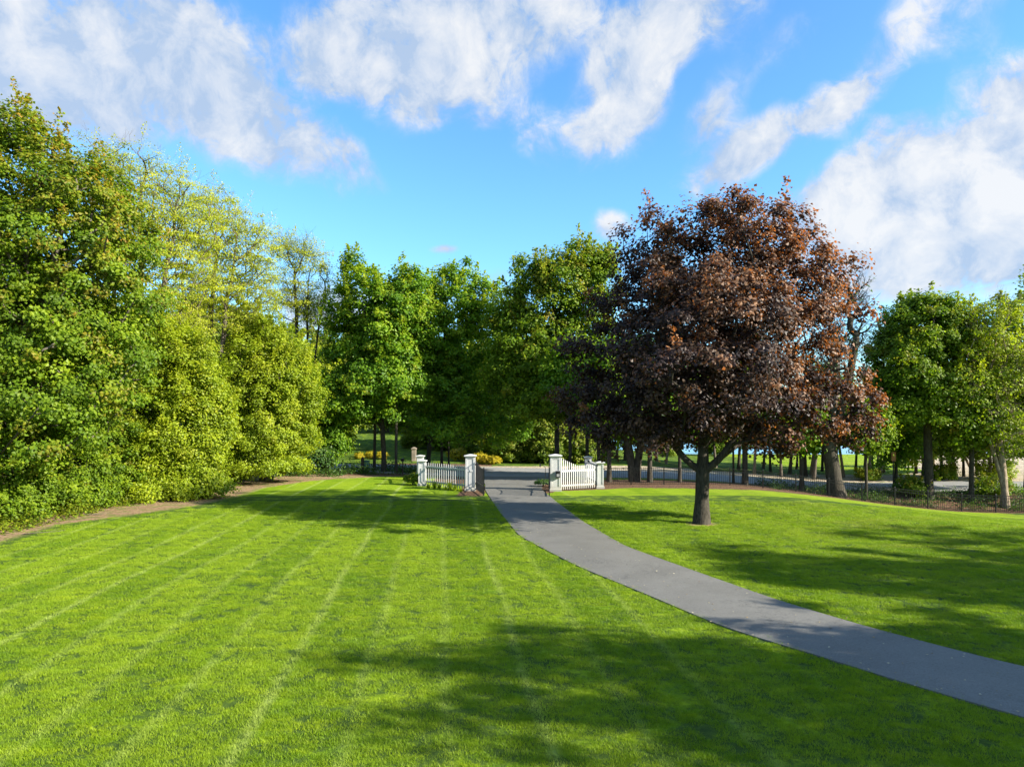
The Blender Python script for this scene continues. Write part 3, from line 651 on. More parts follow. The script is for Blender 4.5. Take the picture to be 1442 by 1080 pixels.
# thick leaning trunk and its bare crown
B = G(at(1178, 51.6), 51.6)
tree('bare_tree', B, pl(B, 51.6, [(1200, 420, 32, 42), (1180, 480, 44, 40), (1215, 455, 22, 30), (1150, 520, 50, 40)]), 'thick trunk leaning left behind the black fence with bare branches above', seed=101,
     mat=M_under, bark=M_dbark, clumps=150, per=3, leaf=0.2, cr=(0.9, 0.6), trunk_r=0.52, shell=0.2, twig=6, sides=12, split=3.6, stems=[(0, 0, -2.6, 0.2), (0, 0, 1.6, 0.2), (0, 0, .3, .5)], jitter=0.2)
# maple and pale sparse tree at the right
B = G(at(1308, 53.5), 53.5)
tree('maple_tree', B, pl(B, 53.5, [(1300, 470, 62, 56), (1270, 510, 55, 62), (1340, 470, 44, 50), (1320, 550, 70, 50), (1265, 575, 50, 36), (1350, 570, 50, 36), (1300, 430, 36, 26)]),
     'dense green maple with dark trunk behind the black fence at the right', seed=102, mat=M_maple, bark=M_dbark, clumps=420, per=150, leaf=0.25, cr=(0.9, 0.65), trunk_r=0.30, shoots=0.45, young=0.08, young_top=0.25)
B = G(at(1418, 52.0), 52.0)
tree('leaning_tree', B, pl(B, 52, [(1380, 480, 44, 56), (1410, 440, 50, 30), (1430, 520, 60, 60), (1375, 550, 56, 46), (1440, 600, 60, 36), (1400, 600, 40, 30)]), 'sparse yellow-green tree with a pale trunk leaning left at the right edge', seed=103,
     mat=M_bright, bark=M_pbark, clumps=330, per=42, leaf=0.22, cr=(0.9, 0.5), trunk_r=0.24, shell=0.25, shoots=0.3, twig=3, stems=[(0, 0, -3.6, 0), (-.1, 0, -1.5, 0)], jitter=0.18)
slim(1368, 52.8, 500, 40, 'dark upright trunk with lichen-grey bark beside the pale leaning tree', 104, mt=M_maple, tr=0.17, low=640, cl=120, pr=90, shoots=.3)
slim(1446, 56.0, 400, 70, 'tree with thin grey-green leaves cut by the right edge of the picture', 105, mt=M_far, tr=0.2, low=640, cl=280, pr=85, twig=3, pxt=1450)
for k, (px, D, top, r, lab, mt) in enumerate([(1262, 58.5, 520, 36, 'low-branched green tree by the road between the road sign and the dense green maple', M_dense), (1338, 66, 500, 50, 'leafy tree across the road right of the dense green maple trunk', M_maple),
        (1400, 68, 520, 50, 'pale green tree across the road behind the leaning tree', M_far), (1452, 64, 480, 60, 'leafy green tree across the road at the right edge of the picture', M_maple), (1290, 74, 540, 44, 'yellow-green tree across the road behind the dense green maple trunk', M_bright)]):
    slim(px, D, top, r, lab, 180 + k, mt=mt, tr=.13, low=662, cl=130, pr=75, twig=1)
for k, (x, y, r_, h_, lab) in enumerate([(30.5, 54.2, 1.1, 1.3, 'low green bush behind the black fence, left of the dense green maple trunk'), (36.5, 54.0, 1.4, 1.6, 'wide green bush behind the black fence right of the dense green maple trunk'),
        (39.6, 65.5, 1.3, 1.5, 'green bush on the sand edge across the road at the right'), (45.5, 67.0, 1.6, 1.7, 'yellowish bush on the sand across the road at the right edge'), (33.0, 66.0, 1.0, 1.0, 'small green bush on the sand edge left of the leafy trees across the road')]):
    tree('roadside_bush', G(x, y), [(0, 0, h_ * .5, r_, r_, h_ * .5), (r_ * .5, .2, h_ * .4, r_ * .7, r_ * .6, h_ * .4)], lab, cat='bush', seed=190 + k, mat=M_maple if k != 3 else M_bright, bark=M_dbark, clumps=60, per=60, leaf=.16, cr=(.45, .35), trunk_r=.05, shoots=.3, crown_name='foliage', trunk_name='stem')
# park side of the road: slim trunks by the lake
far_spots = [(1112, 72), (1135, 69), (1142, 71), (1146, 66.5), (1158, 76), (1188, 69), (1217, 70), (1228, 68), (1245, 75), (1300, 71), (1327, 69), (1346, 67), (1357, 70), (1376, 72), (1395, 67.5), (1405, 74), (1085, 74), (1062, 70), (1008, 78), (985, 74), (938, 78), (925, 82), (880, 80), (868, 84), (1100, 68), (1122, 80), (1165, 70), (1178, 82), (1205, 78), (1236, 84), (1075, 80), (1040, 76), (1315, 78), (1385, 80)]
FT = []
for k in range(3):
    FT.append(tree('park_tree', (at(far_spots[k][0], far_spots[k][1]), far_spots[k][1], float(gz(at(*far_spots[k]), far_spots[k][1]))),
        [(0.3, 0, 5.6 + k, 1.9, 1.9, 2.2), (-0.8, 0.3, 4.6 + k, 1.5, 1.5, 1.4), (1.0, -0.2, 7.2 + k, 1.5, 1.4, 1.8)], '', seed=120 + k, mat=[M_far, M_maple, M_bright][k], bark=[M_bark, M_dbark, M_pbark][k],
        clumps=70, per=55, leaf=0.30, cr=(0.8, 0.6), trunk_r=0.15, twig=1, stems=[(0, 0, [0.8, -0.5, 1.6][k], 0)]))
ORD = 'first second third fourth fifth sixth seventh eighth ninth tenth eleventh twelfth thirteenth fourteenth fifteenth sixteenth seventeenth eighteenth nineteenth twentieth twenty-first twenty-second twenty-third twenty-fourth twenty-fifth twenty-sixth twenty-seventh twenty-eighth twenty-ninth thirtieth thirty-first thirty-second thirty-third thirty-fourth thirty-fifth thirty-sixth'.split()
GP = 'slim trees on the sandy ground between the road and the lake'
for i, (px, D) in enumerate(far_spots):
    x = at(px, D); g_ = G(x, D); side = 'right of the thick leaning trunk' if px > 1180 else 'seen under the purple maple'
    rank = sorted(far_spots).index((px, D)); lab = ['slim grey-barked', 'slim dark-barked', 'slim pale-barked'][i % 3] + ' tree across the road, %s from the left %s' % (ORD[rank], side)
    if i < 3: o = FT[i]; o['label'] = lab; o['group'] = GP
    else: o = copy_tree(FT[i % 3], g_, i * 1.9, (0.8 + 0.07 * (i % 4), 0.8 + 0.07 * (i % 4), 0.85 + 0.06 * (i % 5)), lab, GP)
# leaning and fallen stems on the sand at the right
for (p0, z0, p1, z1, D, r, lab, bk) in [(1245, 0, 1262, 6, 68, .22, 'leaning red-brown trunk on the sand left of the dense green maple', M_pbark), (1372, 0, 1355, 2.6, 71, .14, 'broken stem slanting left on the sand', M_pbark),
                                     (1170, 0, 1184, 6.5, 66, .2, 'pale slanting trunk on the verge right of the thick leaning trunk', M_pbark), (1222, 0, 1234, 7, 67, .16, 'second pale slanting trunk on the verge, nearer the road sign', M_pbark)]:
    x0, x1 = at(p0 - 10 if p0 == 1245 else p0, D), at(p1, D); gz0 = float(gz(x0, D)); b = MB()
    P = [(0, 0, -.2)] + [((x1 - x0) * f + .05 * math.sin(f * 9), .1 * f, z1 * f) for f in (.2, .4, .6, .8, 1)]
    b.tube(P, [r * 1.3, r, r * .9, r * .82, r * .75, r * .6], 9)
    o = empty('leaning_tree', (x0, D, gz0)); tag(o, lab, 'tree trunk'); b.build('trunk', bk, o, True)
    q = MB(); q.tube([P[-2], (P[-2][0] + .5, .3, P[-2][2] + .6), (P[-2][0] + .8, .4, P[-2][2] + 1.5)], [r * .4, r * .3, .02], 6); q.build('branch', bk, o, True)

# --- background trees across the road (copies of three kinds)
BT = []
kinds = [(M_far, 'pale green'), (M_maple, 'mid green'), (M_bright, 'yellow-green')]
for k in range(3):
    BT.append(tree('background_tree', (0, 0, 0), [(0, 0, 7.5, 4.6, 4.4, 4.0), (-2.2, 0.5, 5.0, 3.2, 3.2, 2.6), (2.4, -0.4, 5.2, 3.2, 3.0, 2.8), (0.6, 0, 10.5, 2.8, 2.8, 2.8), (0, -1, 3.6, 4, 3.5, 1.6)], '', seed=140 + k,
        mat=kinds[k][0], bark=M_dbark, clumps=230, per=70, leaf=0.42, cr=(1.1, 0.8), trunk_r=0.3, shoots=0.3, stems=[(0, 0, 0.3, 0), (0.2, 0, 1.5, 0)]))
bgs = [(470, 95, 1.1), (440, 84, 1.0), (385, 78, 1.1), (340, 82, 1.2), (545, 118, 0.9), (590, 125, 1.0), (640, 100, .8), (690, 96, .85), (735, 88, 1.0), (770, 84, 1.05), (745, 112, 1.3), (800, 82, .95), (700, 125, 1.3), (650, 140, 1.4),
       (570, 150, 1.4), (480, 150, 1.4), (840, 104, 1.0), (880, 112, 1.0), (760, 78, .6), (615, 96, .6), (420, 130, 1.5), (360, 130, 1.6), (300, 120, 1.7), (250, 110, 1.6), (200, 100, 1.6), (130, 90, 1.6), (60, 80, 1.5), (925, 125, 1.0), (1000, 128, .9), (1050, 118, .8)]
GB = 'background trees across the road'
for i, (px, D, s) in enumerate(bgs):
    k = (i * 2 + (i // 4)) % 3; x = at(px, D); side = ('behind the left border' if px < 430 else 'behind the left picket fence' if px < 670 else 'seen through the open gate' if px < 790 else 'behind the purple maple')
    lab = '%s background tree beyond the road, %s from the left, %s' % (kinds[k][1], ORD[sorted(bgs).index((px, D, s))], side)
    used = BT[k].get('label'); loc = (x, D, float(gz(x, D)) - 0.1)
    if not used:
        BT[k].location = loc; BT[k].scale = (s, s, s); tag(BT[k], lab, 'tree', GB)
    else: copy_tree(BT[k], loc, i * 2.3, (s, s, s * (0.9 + 0.05 * (i % 4))), lab, GB)
# yellow flowering shrubs across the road
YS = [(645, 78.5, .85), (676, 73.8, .8), (688, 73.0, .65), (697, 72.6, .62), (505, 81.5, .55), (521, 82, .6), (538, 81, .65), (664, 76, .5)]
yb = None; GYL = 'yellow shrubs along the far side of the road'
for i, (px, D, s) in enumerate(YS):
    lab = 'bright yellow shrub across the road, %s from the left, ' % ORD[sorted(YS).index((px, D, s))] + ('right of the left gate pillar' if px > 668 else 'left of the left gate pillar' if px > 600 else 'behind the slim dark trunks')
    if yb is None:
        yb = tree('yellow_shrub', G(at(px, D), D), [(0, 0, .75, 1.0, .9, .65), (.5, .1, .55, .7, .7, .5)], lab, cat='shrub', group=GYL, seed=150, mat=M_yellow, bark=M_dbark, clumps=60, per=50, leaf=0.16, cr=(.32, .26), trunk_r=.05, shoots=0, crown_name='foliage', trunk_name='stem')
    else: copy_tree(yb, G(at(px, D), D), i * 1.3, s, lab, GYL)

HB = 'leafy shrubs along the far side of the road'; HS = [(702, 77.5, 1.0), (722, 76, 1.2), (745, 77, 1.0), (768, 75.5, 1.3), (792, 77, 1.15), (816, 75, 1.0), (840, 77, 1.1), (655, 92, 1.2), (625, 94, 1.0), (588, 96, 1.1), (470, 86, 1.2), (435, 80, 1.2), (400, 78, 1.1), (1120, 110, 1.0), (1010, 108, 1.1), (940, 100, 1.0)]
for i, (px, D, s) in enumerate(HS):
    lab = ['leafy green', 'pale leafy green'][i % 2] + ' shrub across the road, %s from the left of its row' % ORD[sorted(HS).index((px, D, s))]
    if i < 2:
        o_ = tree('roadside_shrub', G(at(px, D), D), [(0, 0, 1.5, 1.7, 1.6, 1.4), (.9, .2, 1.1, 1.1, 1.1, 1.0), (-.9, -.2, 1.3, 1.1, 1.0, 1.1), (.2, 0, 2.7, .9, .9, .9)], lab, cat='shrub', group=HB, seed=155 + i, mat=[M_maple, M_far][i], bark=M_dbark, clumps=90, per=70, leaf=.24, cr=(.6, .45), trunk_r=.07, shoots=.3, crown_name='foliage', trunk_name='stem')
        HS_ = [o_] if i == 0 else HS_ + [o_]
    else: copy_tree(HS_[i % 2], G(at(px, D), D), i * 1.7, s, lab, HB)

# --- trees outside the picture to the right that throw the shadows on the lawn
ST = tree('shade_tree', G(35.2, 13.0), [(0, 0, 9.5, 4.6, 4.6, 4.2), (-2.0, 2, 7.5, 3.6, 3.4, 2.6), (2.2, -1.2, 8, 3.6, 3.4, 3.2), (0, 0, 13, 2.8, 2.8, 2.2)], 'broad maple right of the driveway, outside the picture, shading the right-hand lawn', seed=160, mat=M_maple, bark=M_bark,
     clumps=200, per=150, leaf=0.29, cr=(1.05, 0.7), trunk_r=0.35, shoots=0.1, jitter=.32)
copy_tree(ST, G(23.6, 5.4), 1.7, (.95, .95, .85), 'broad maple nearest the driveway, outside the picture, shading the foreground grass')
copy_tree(ST, G(31.5, 4.4), 3.9, (.8, .8, .95), 'maple outside the picture dappling the near driveway with shade')
tree('sparse_tree', G(39.0, 20.5), [(0, 0, 9, 5, 4.5, 4), (-3, 0, 6.5, 3, 3, 2)], 'thin-leaved tree outside the picture throwing streaks of shade on the right-hand lawn', seed=161, mat=M_maple, bark=M_bark, clumps=110, per=60, leaf=0.26, cr=(1.1, .5), trunk_r=.3, twig=2)

# ------------------------------------------------------------------ white gate pillars, posts and picket fences
def pillar(name, x, y, hw, h, label, panels):
    z0 = float(gz(x, y)) - 0.03; r = empty(name, (x, y, z0)); tag(r, label, 'pillar' if h > 2.2 else 'post', 'white gate pillars' if h > 2.2 else 'short white fence posts')
    b = MB(); b.box(-hw + .03, hw - .03, -hw + .03, hw - .03, 0.2, h - .14)
    t_ = .085 * hw / .3
    for (sx, sy) in ((-1, -1), (1, -1), (-1, 1), (1, 1)):                 # corner boards
        x0, x1 = (-hw, -hw + t_ * 1.4) if sx < 0 else (hw - t_ * 1.4, hw); y0, y1 = (-hw, -hw + t_ * 1.4) if sy < 0 else (hw - t_ * 1.4, hw)
        b.box(x0, x1, y0, y1, 0.2, h - .14)
    for (za, zb) in panels:                                                # cross boards between the panels
        e = hw - t_ * 1.4
        b.box(-e, e, -hw + .002, -hw + .028, za, zb); b.box(-e, e, hw - .028, hw - .002, za, zb)
        b.box(-hw + .002, -hw + .028, -e, e, za, zb); b.box(hw - .028, hw - .002, -e, e, za, zb)
    b.build('shaft', M_white, r)
    b = MB(); b.frust(0, 0, hw + .05, 0, hw + .05, .17); b.frust(0, 0, hw + .05, .17, hw + .012, .22); b.build('plinth', M_white, r)
    b = MB(); b.frust(0, 0, hw + .012, h - .18, hw + .06, h - .11); b.frust(0, 0, hw + .09, h - .11, hw + .09, h - .05); b.frust(0, 0, hw + .07, h - .05, .06, h + .03 if h > 2.2 else h + .01); b.build('cap', M_white, r)
    return r
PA = [(.22, .32), (1.28, 1.40), (2.13, 2.26)]; PB = [(.22, .30), (1.62, 1.72)]
LX, LY, RX, RY = at(662.5, 46.8), 46.8, at(782, 46.6), 46.6
pillar('gate_pillar', LX, LY, .31, 2.40, 'tall white panelled gate pillar on the left side of the driveway', PA)
pillar('gate_pillar', RX, RY, .34, 2.42, 'tall white panelled gate pillar on the right side of the driveway', PA)
e1 = (at(594.5, 50.0), 50.0); e2 = (at(592, 54.6), 54.6); e3 = (at(845, 48.2), 48.2); e4 = (at(828, 53.2), 53.2)
pillar('fence_post', *e1, .24, 1.86, 'short white post at the left end of the left picket fence', PB)
pillar('fence_post', *e2, .24, 1.96, 'short white post standing behind the left end of the left picket fence', PB)
pillar('fence_post', *e3, .22, 1.86, 'short white post at the right end of the right picket fence', PB)
pillar('fence_post', *e4, .24, 1.95, 'short white post set back behind the right picket fence', PB)
def pickets(p0, p1, label, prof, zr, dz=0.0, pitch=.15, pw=.026):
    p0 = Vector((*p0, 0)); p1 = Vector((*p1, 0)); dv = p1 - p0; L = dv.length; ang = math.atan2(dv.y, dv.x)
    mid = (p0 + p1) / 2; r = empty('picket_fence', (p0.x, p0.y, float(gz(mid.x, mid.y)) + dz), ang); tag(r, label, 'fence', 'white picket fences at the gate')
    b = MB(); n = int(L / pitch); s = L / n
    for i in range(n):
        x = (i + .5) * s; h = prof(x / L)
        b.box(x - pw, x + pw, -.03, -.008, .07, h); b.add([(x-pw,-.03,h+.001),(x+pw,-.03,h+.001),(x+pw,-.008,h+.001),(x-pw,-.008,h+.001),(x,-.019,h+.06)], [(0,1,4),(1,2,4),(2,3,4),(3,0,4)])
    b.build('picket_row', M_white, r)
    for z in zr:
        b = MB(); b.box(0, L, -.004, .05, z - .06, z + .06); b.build('rail', M_white, r)
lvl = lambda f: 1.58
stp = lambda f: 2.16 - 0.58 * min(1, max(0, f / .45)) ** 0.85 if f < .45 else 1.58
pickets((e1[0] + .24, e1[1] - .05), (LX - .31, LY + .1), 'white picket fence left of the driveway between post and gate pillar', lambda f: 1.60 + .0 * f, (.32, 1.36), pitch=.235, pw=.036)
pickets((RX + .34, RY + .05), (e3[0] - .22, e3[1] - .05), 'white picket fence right of the driveway with pickets stepping down from the pillar', stp, (.32, 1.28))
pickets((e3[0], e3[1] + .22), (e4[0], e4[1] - .24), 'white picket fence running back from the right end post', lvl, (.32, 1.48))
pickets((e1[0], e1[1] + .24), (e2[0], e2[1] - .24), 'white picket fence running back from the left end post', lvl, (.32, 1.30))

for (gx, gy, sgn) in ((LX + .31, LY, 1), (RX - .34, RY, -1)):
    o_ = [c for c in bpy.data.objects if c.name.startswith('gate_pillar') and abs(c.location.x - (LX if sgn > 0 else RX)) < .01][0]
    for z in (.45, 1.7):
        b = MB(); q0 = (.31 if sgn > 0 else -.34); b.box(min(q0, q0 + sgn * .06), max(q0, q0 + sgn * .06), -.24, -.14, z, z + .10); b.build('hinge', M_black, o_)

# open black metal gate leaves
def gate_leaf(h0, h1, label, hinge):
    h0 = Vector((*h0, 0)); h1 = Vector((*h1, 0)); dv = h1 - h0; L = dv.length; r = empty('gate_leaf', (h0.x, h0.y, .06), math.atan2(dv.y, dv.x)); tag(r, label, 'gate', 'open black gate leaves')
    b = MB(); top = lambda f: 1.95 - .42 * f
    b.box(0, .06, -.03, .03, 0, 1.98); b.box(L - .06, L, -.03, .03, 0, 1.72); b.box(.06, L - .06, -.022, .022, .06, .11); b.box(.06, L - .06, -.022, .022, .56, .60)
    b.tube([(.06, 0, 1.86), (L * .33, 0, 1.66), (L * .66, 0, 1.58), (L - .06, 0, 1.62)], .024, 6); b.build('frame', M_black, r)
    n = int(L / .12); b = MB()
    for i in range(1, n):
        x = .03 + (L - .06) * i / n; b.box(x - .011, x + .011, -.011, .011, .08, np.interp(x, [0, L * .33, L * .66, L], [1.86, 1.66, 1.58, 1.62]))
    b.build('bar_row', M_black, r)
    b = MB(); b.tube([(.25, hinge * .3, .52), (1.1, hinge * .16, .5), (1.6, hinge * .03, .5)], [.035, .035, .03], 8); b.build('opener_arm', M_box, r)
gate_leaf((LX + .38, LY - .22), (at(681.5, 43.2), 43.2), 'black metal gate leaf swung open beside the left gate pillar', 1)
gate_leaf((RX - .42, RY - .22), (at(773.5, 42.9), 42.9), 'black metal gate leaf swung open edge-on beside the right gate pillar', -1)
r = empty('gate_opener_box', (RX + .03, RY - .345, .95)); tag(r, 'black gate opener box fixed to the front of the right pillar', 'control box')
b = MB(); b.box(-.02, .26, -.16, 0, -.05, .33); b.build('housing', M_box, r); b = MB(); b.frust(.12, -.08, .16, .331, .10, .39); b.build('lid', M_box, r)
b = MB(); b.box(.03, .21, -.172, -.162, .02, .20); b.build('panel', plain('grey_panel', (.25, .25, .26), .5), r)
# gooseneck keypad post and low dark shrub on its mulch island
kx, ky = at(768, 50), 50.0
r = empty('keypad_post', (kx, ky, 0)); tag(r, 'thin gooseneck keypad post beyond the right gate pillar', 'keypad post')
b = MB(); b.tube([(0, 0, -.05), (0, 0, 1.1), (-.02, 0, 1.32), (-.12, 0, 1.44), (-.34, 0, 1.47)], .022, 8); b.build('pole', M_black, r)
b = MB(); b.box(-.42, -.33, -.07, .07, 1.34, 1.56); b.build('keypad', M_box, r)
tree('low_shrub', G(at(764, 49.2), 49.2), [(0, 0, .28, .55, .5, .22), (.45, .1, .25, .4, .4, .2)], 'low dark evergreen shrub on the mulch beside the driveway at the right gate pillar', cat='shrub', seed=170, mat=M_under, bark=M_dbark, clumps=46, per=60, leaf=.07, cr=(.16, .12), trunk_r=.03, crown_name='foliage', trunk_name='stem')

# ------------------------------------------------------------------ black metal fence
fr = empty('metal_fence', (0, 0, 0)); tag(fr, 'long black metal railing fence running behind the right-hand lawn to the right edge', 'fence')
FP = [(e3[0] + .3, 50.6)] + [(x, 50.6 + .0 * x) for x in np.arange(e3[0] + 2.5, 28, 2.35)]
xx = FP[-1][0]
while xx < 44: xx += 2.35; FP.append((xx, 50.6 - .05 * max(0, xx - 30)))
for i, (x, y) in enumerate(FP):
    z = float(gz(x, y)); b = MB(); b.box(x - .035, x + .035, y - .035, y + .035, z - .1, z + 1.26); b.frust(x, y, .05, z + 1.26, .02, z + 1.31); b.build('post', M_black, fr)
    if i + 1 < len(FP):
        x2, y2 = FP[i + 1]; z2 = float(gz(x2, y2)); b = MB(); n = 16
        for zz in (.14, .98, 1.16):
            b.add([(x+.04,y-.015,z+zz),(x2-.04,y2-.015,z2+zz),(x2-.04,y2+.015,z2+zz),(x+.04,y+.015,z+zz),(x+.04,y-.015,z+zz+.035),(x2-.04,y2-.015,z2+zz+.035),(x2-.04,y2+.015,z2+zz+.035),(x+.04,y+.015,z+zz+.035)],
                  [(0,3,2,1),(4,5,6,7),(0,1,5,4),(1,2,6,5),(2,3,7,6),(3,0,4,7)])
        for j in range(1, n):
            f = j / n; px_, py_, pz = x + (x2 - x) * f, y + (y2 - y) * f, z + (z2 - z) * f; b.box(px_ - .009, px_ + .009, py_ - .009, py_ + .009, pz + .05, pz + 1.22)
        b.build('panel', M_black, fr)

# ------------------------------------------------------------------ small things
r = empty('road_sign', G(at(1258, 55.0), 55.0)); tag(r, 'brown-orange road sign seen from behind on a thin post by the road', 'sign')
b = MB(); b.box(-.035, .035, -.035, .035, -.1, 3.15); b.build('pole', M_post, r)
b = MB(); b.box(-.17, .17, -.06, -.04, 2.45, 3.15); b.build('sign_plate', M_signb, r)
r = empty('utility_cabinet', G(at(516.5, 63), 63.0)); tag(r, 'small green utility cabinet beside the slim trunks at the road', 'utility box')
b = MB(); b.box(-.2, .22, -.18, .18, 0, .98); b.build('body', M_util, r); b = MB(); b.frust(.01, 0, .25, .98, .2, 1.05); b.build('lid', M_util, r)
r = empty('wooden_post', G(at(510.5, 62), 62.0)); tag(r, 'short dark wooden post left of the green utility cabinet', 'post')
b = MB(); b.box(-.12, .12, -.12, .12, -.1, 1.25); b.frust(0, 0, .15, 1.25, .05, 1.36); b.build('shaft', M_post, r)
r = empty('mailbox', G(at(567, 60), 60.0)); tag(r, 'dark mailbox on a thin post left of the left picket fence', 'mailbox')
b = MB(); b.box(-.04, .04, -.04, .04, -.1, 1.15); b.build('post', M_post, r)
b = MB(); b.box(-.12, .12, -.26, .26, 1.15, 1.32); b.tube([(0, -.26, 1.32), (0, .26, 1.32)], .118, 12); b.build('box', M_box, r)
r = empty('stone_pillar', G(at(583, 78), 78.0)); tag(r, 'pale stone pillar across the road left of the left picket fence', 'pillar')
b = MB(); b.box(-.22, .22, -.22, .22, -.1, 1.3); b.build('shaft', M_stone, r); b = MB(); b.frust(0, 0, .28, 1.3, .28, 1.4); b.frust(0, 0, .25, 1.4, .06, 1.52); b.build('cap', M_stone, r)
b = MB(); b.box(at(1272, 118), at(1300, 118), 117.6, 118.6, -1.6, 0.9); b.box(at(1272, 118) - .3, at(1300, 118) + .3, 117.5, 118.7, .9, 1.05)
tag(b.build('seawall', M_stone), 'short pale seawall at the lake edge seen below the dense green maple', 'wall')
# tufts of long leaves in front of the left picket fence
def tuft(x, y, h, n, label, seed, mat=None, grp=None):
    rng = np.random.default_rng(seed); V, L = [], []
    for i in range(n):
        a = rng.uniform(0, 6.28); r0 = rng.uniform(0, .12); hh = h * rng.uniform(.6, 1.1); bend = rng.uniform(.15, .7) * hh; wv_ = .022; cx, cy = r0 * math.cos(a), r0 * math.sin(a); k = len(V)
        for s in range(4):
            f = s / 3; px_, py_, pz = cx + math.cos(a) * bend * f * f, cy + math.sin(a) * bend * f * f, hh * (f - .25 * f * f * bend / hh); ww = wv_ * (1 - f * .9)
            V += [(px_ - math.sin(a) * ww, py_ + math.cos(a) * ww, pz), (px_ + math.sin(a) * ww, py_ - math.cos(a) * ww, pz)]
        for s in range(3): L.append((k + s*2, k + s*2 + 1, k + s*2 + 3, k + s*2 + 2))
    me = npmesh('leafy_plant', np.array(V), np.array(L).ravel(), np.arange(len(L)) * 4); fattr(me, 'tint', rng.random(len(L))); fattr(me, 'young', np.zeros(len(L)))
    o = obj('leafy_plant', me, mat or M_bright); o.location = G(x, y); return tag(o, label, 'plant', grp)
for i, (px, D, h, lab) in enumerate([(604, 48.6, .35, 'short tuft of strap leaves next to the short white left post'), (612, 48.2, .62, 'tall tuft of pale strap leaves left of the middle of the left picket fence'),
        (619, 47.9, .42, 'medium tuft of strap leaves between the two tallest at the left picket fence'), (628, 47.3, .3, 'low tuft of strap leaves in front of the middle of the left picket fence'),
        (634, 47.2, .75, 'tallest tuft of pale strap leaves in front of the left picket fence'), (641, 47.0, .5, 'tuft of strap leaves just right of the tallest at the left picket fence'),
        (649, 46.4, .25, 'lowest tuft of strap leaves by the foot of the left gate pillar')]):
    tuft(at(px, D), D - .3, h, 70, lab, 200 + i, grp='leafy plants along the left picket fence')
tree('low_shrub', G(at(581, 50.5), 50.5), [(0, 0, .4, .6, .55, .4)], 'small green shrub left of the left picket fence', cat='shrub', seed=171, mat=M_maple, bark=M_dbark, clumps=46, per=60, leaf=.1, cr=(.2, .15), trunk_r=.03, crown_name='foliage', trunk_name='stem')
# twigs lying on the bare soil
rng = random.Random(5)
for i, (px, py, lab) in enumerate([(128, 727, 'dry twig on the bare soil below the border bushes'), (60, 752, 'dry twig on the bare soil nearest the left edge'), (318, 690, 'dry twig on the bare soil at the far corner of the border')]):
    x, y = grd(px, py); o = empty('fallen_twig', G(x, y), rng.uniform(-1, 1)); tag(o, lab, 'twig')
    b = MB(); b.tube([(-.7, 0, .02), (-.2, .05, .05), (.3, -.04, .04), (.8, .05, .09)], [.02, .018, .013, .006], 6); b.build('stick', M_bark, o, True)
    b = MB(); b.tube([(.1, -.02, .045), (.4, .22, .08), (.55, .4, .12)], [.011, .008, .004], 5); b.build('side_shoot', M_bark, o, True)

# ------------------------------------------------------------------ undergrowth and grass (stuff)
def inside_drive(x, y, m=0.0):
    P = np.concatenate([EL, ER[::-1]]); n = len(P); ins = np.zeros(len(x), bool); j = n - 1
    for i in range(n):
        xi, yi, xj, yj = P[i, 0], P[i, 1], P[j, 0], P[j, 1]
        c = ((yi > y) != (yj > y)) & (x < (xj - xi) * (y - yi) / (yj - yi + 1e-12) + xi); ins ^= c; j = i
    return ins
rng = np.random.default_rng(77)
# ground cover: low leaves in the border beds and the dip behind the fence
def cover(name, label, n, xr, yr, hgt, leaf, mat, test=None):
    x = rng.uniform(*xr, n); y = rng.uniform(*yr, n); k = np.sin(x * 1.7 + 2 * np.sin(y * .9)) + np.sin(y * 1.3 + x * .6) + rng.normal(size=n) * .8
    m = k > -.2
    if test is not None: m &= test(x, y)
    x, y, k = x[m], y[m], k[m]; z = gz(x, y) + rng.random(len(x)) ** 1.5 * hgt * np.clip(.4 + .4 * k, .2, 1.4)
    me = leaf_mesh(name, np.stack([x, y, z], 1), rng.normal(size=(len(x), 3)) * .5 + (0, 0, .8), leaf, rng, rng.random(len(x)), rng.random(len(x)) * .3)
    o = obj(name, me, mat); return tag(o, label, 'ground cover', kind='stuff')
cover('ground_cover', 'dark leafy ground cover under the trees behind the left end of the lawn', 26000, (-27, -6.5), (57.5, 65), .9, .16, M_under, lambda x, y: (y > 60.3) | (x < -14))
cover('ground_cover', 'green weeds in the dip between the black fence and the road', 30000, (19, 48), (51.0, 56.0), .55, .11, M_under)
cover('ground_cover', 'low green weeds at the foot of the left border bushes', 22000, (-24, -20.6), (24, 58), .55, .12, M_maple)

# litter on the driveway, thicker along its edges
k_ = rng.integers(4, 150, 520); f_ = np.where(rng.random(520) < .7, rng.beta(.35, 3.0, 520), rng.random(520)); f_ = np.where(rng.random(520) < .4, 1 - f_, f_)
q_ = EL[k_] * (1 - f_[:, None]) + ER[k_] * f_[:, None] + rng.normal(size=(520, 2)) * .06
me = leaf_mesh('leaf_litter', np.stack([q_[:, 0], q_[:, 1], gz(q_[:, 0], q_[:, 1]) + .062], 1), rng.normal(size=(520, 3)) * .15 + (0, 0, 1), .05, rng, rng.random(520), rng.random(520))
tag(obj('leaf_litter', me, leafmat('litter', (0.16, 0.10, 0.05), (0.35, 0.27, 0.15), (0.50, 0.45, 0.32), None, 0.1, 0.2)), 'small dry leaves and seeds scattered along the edges of the driveway', 'leaf litter', kind='stuff')

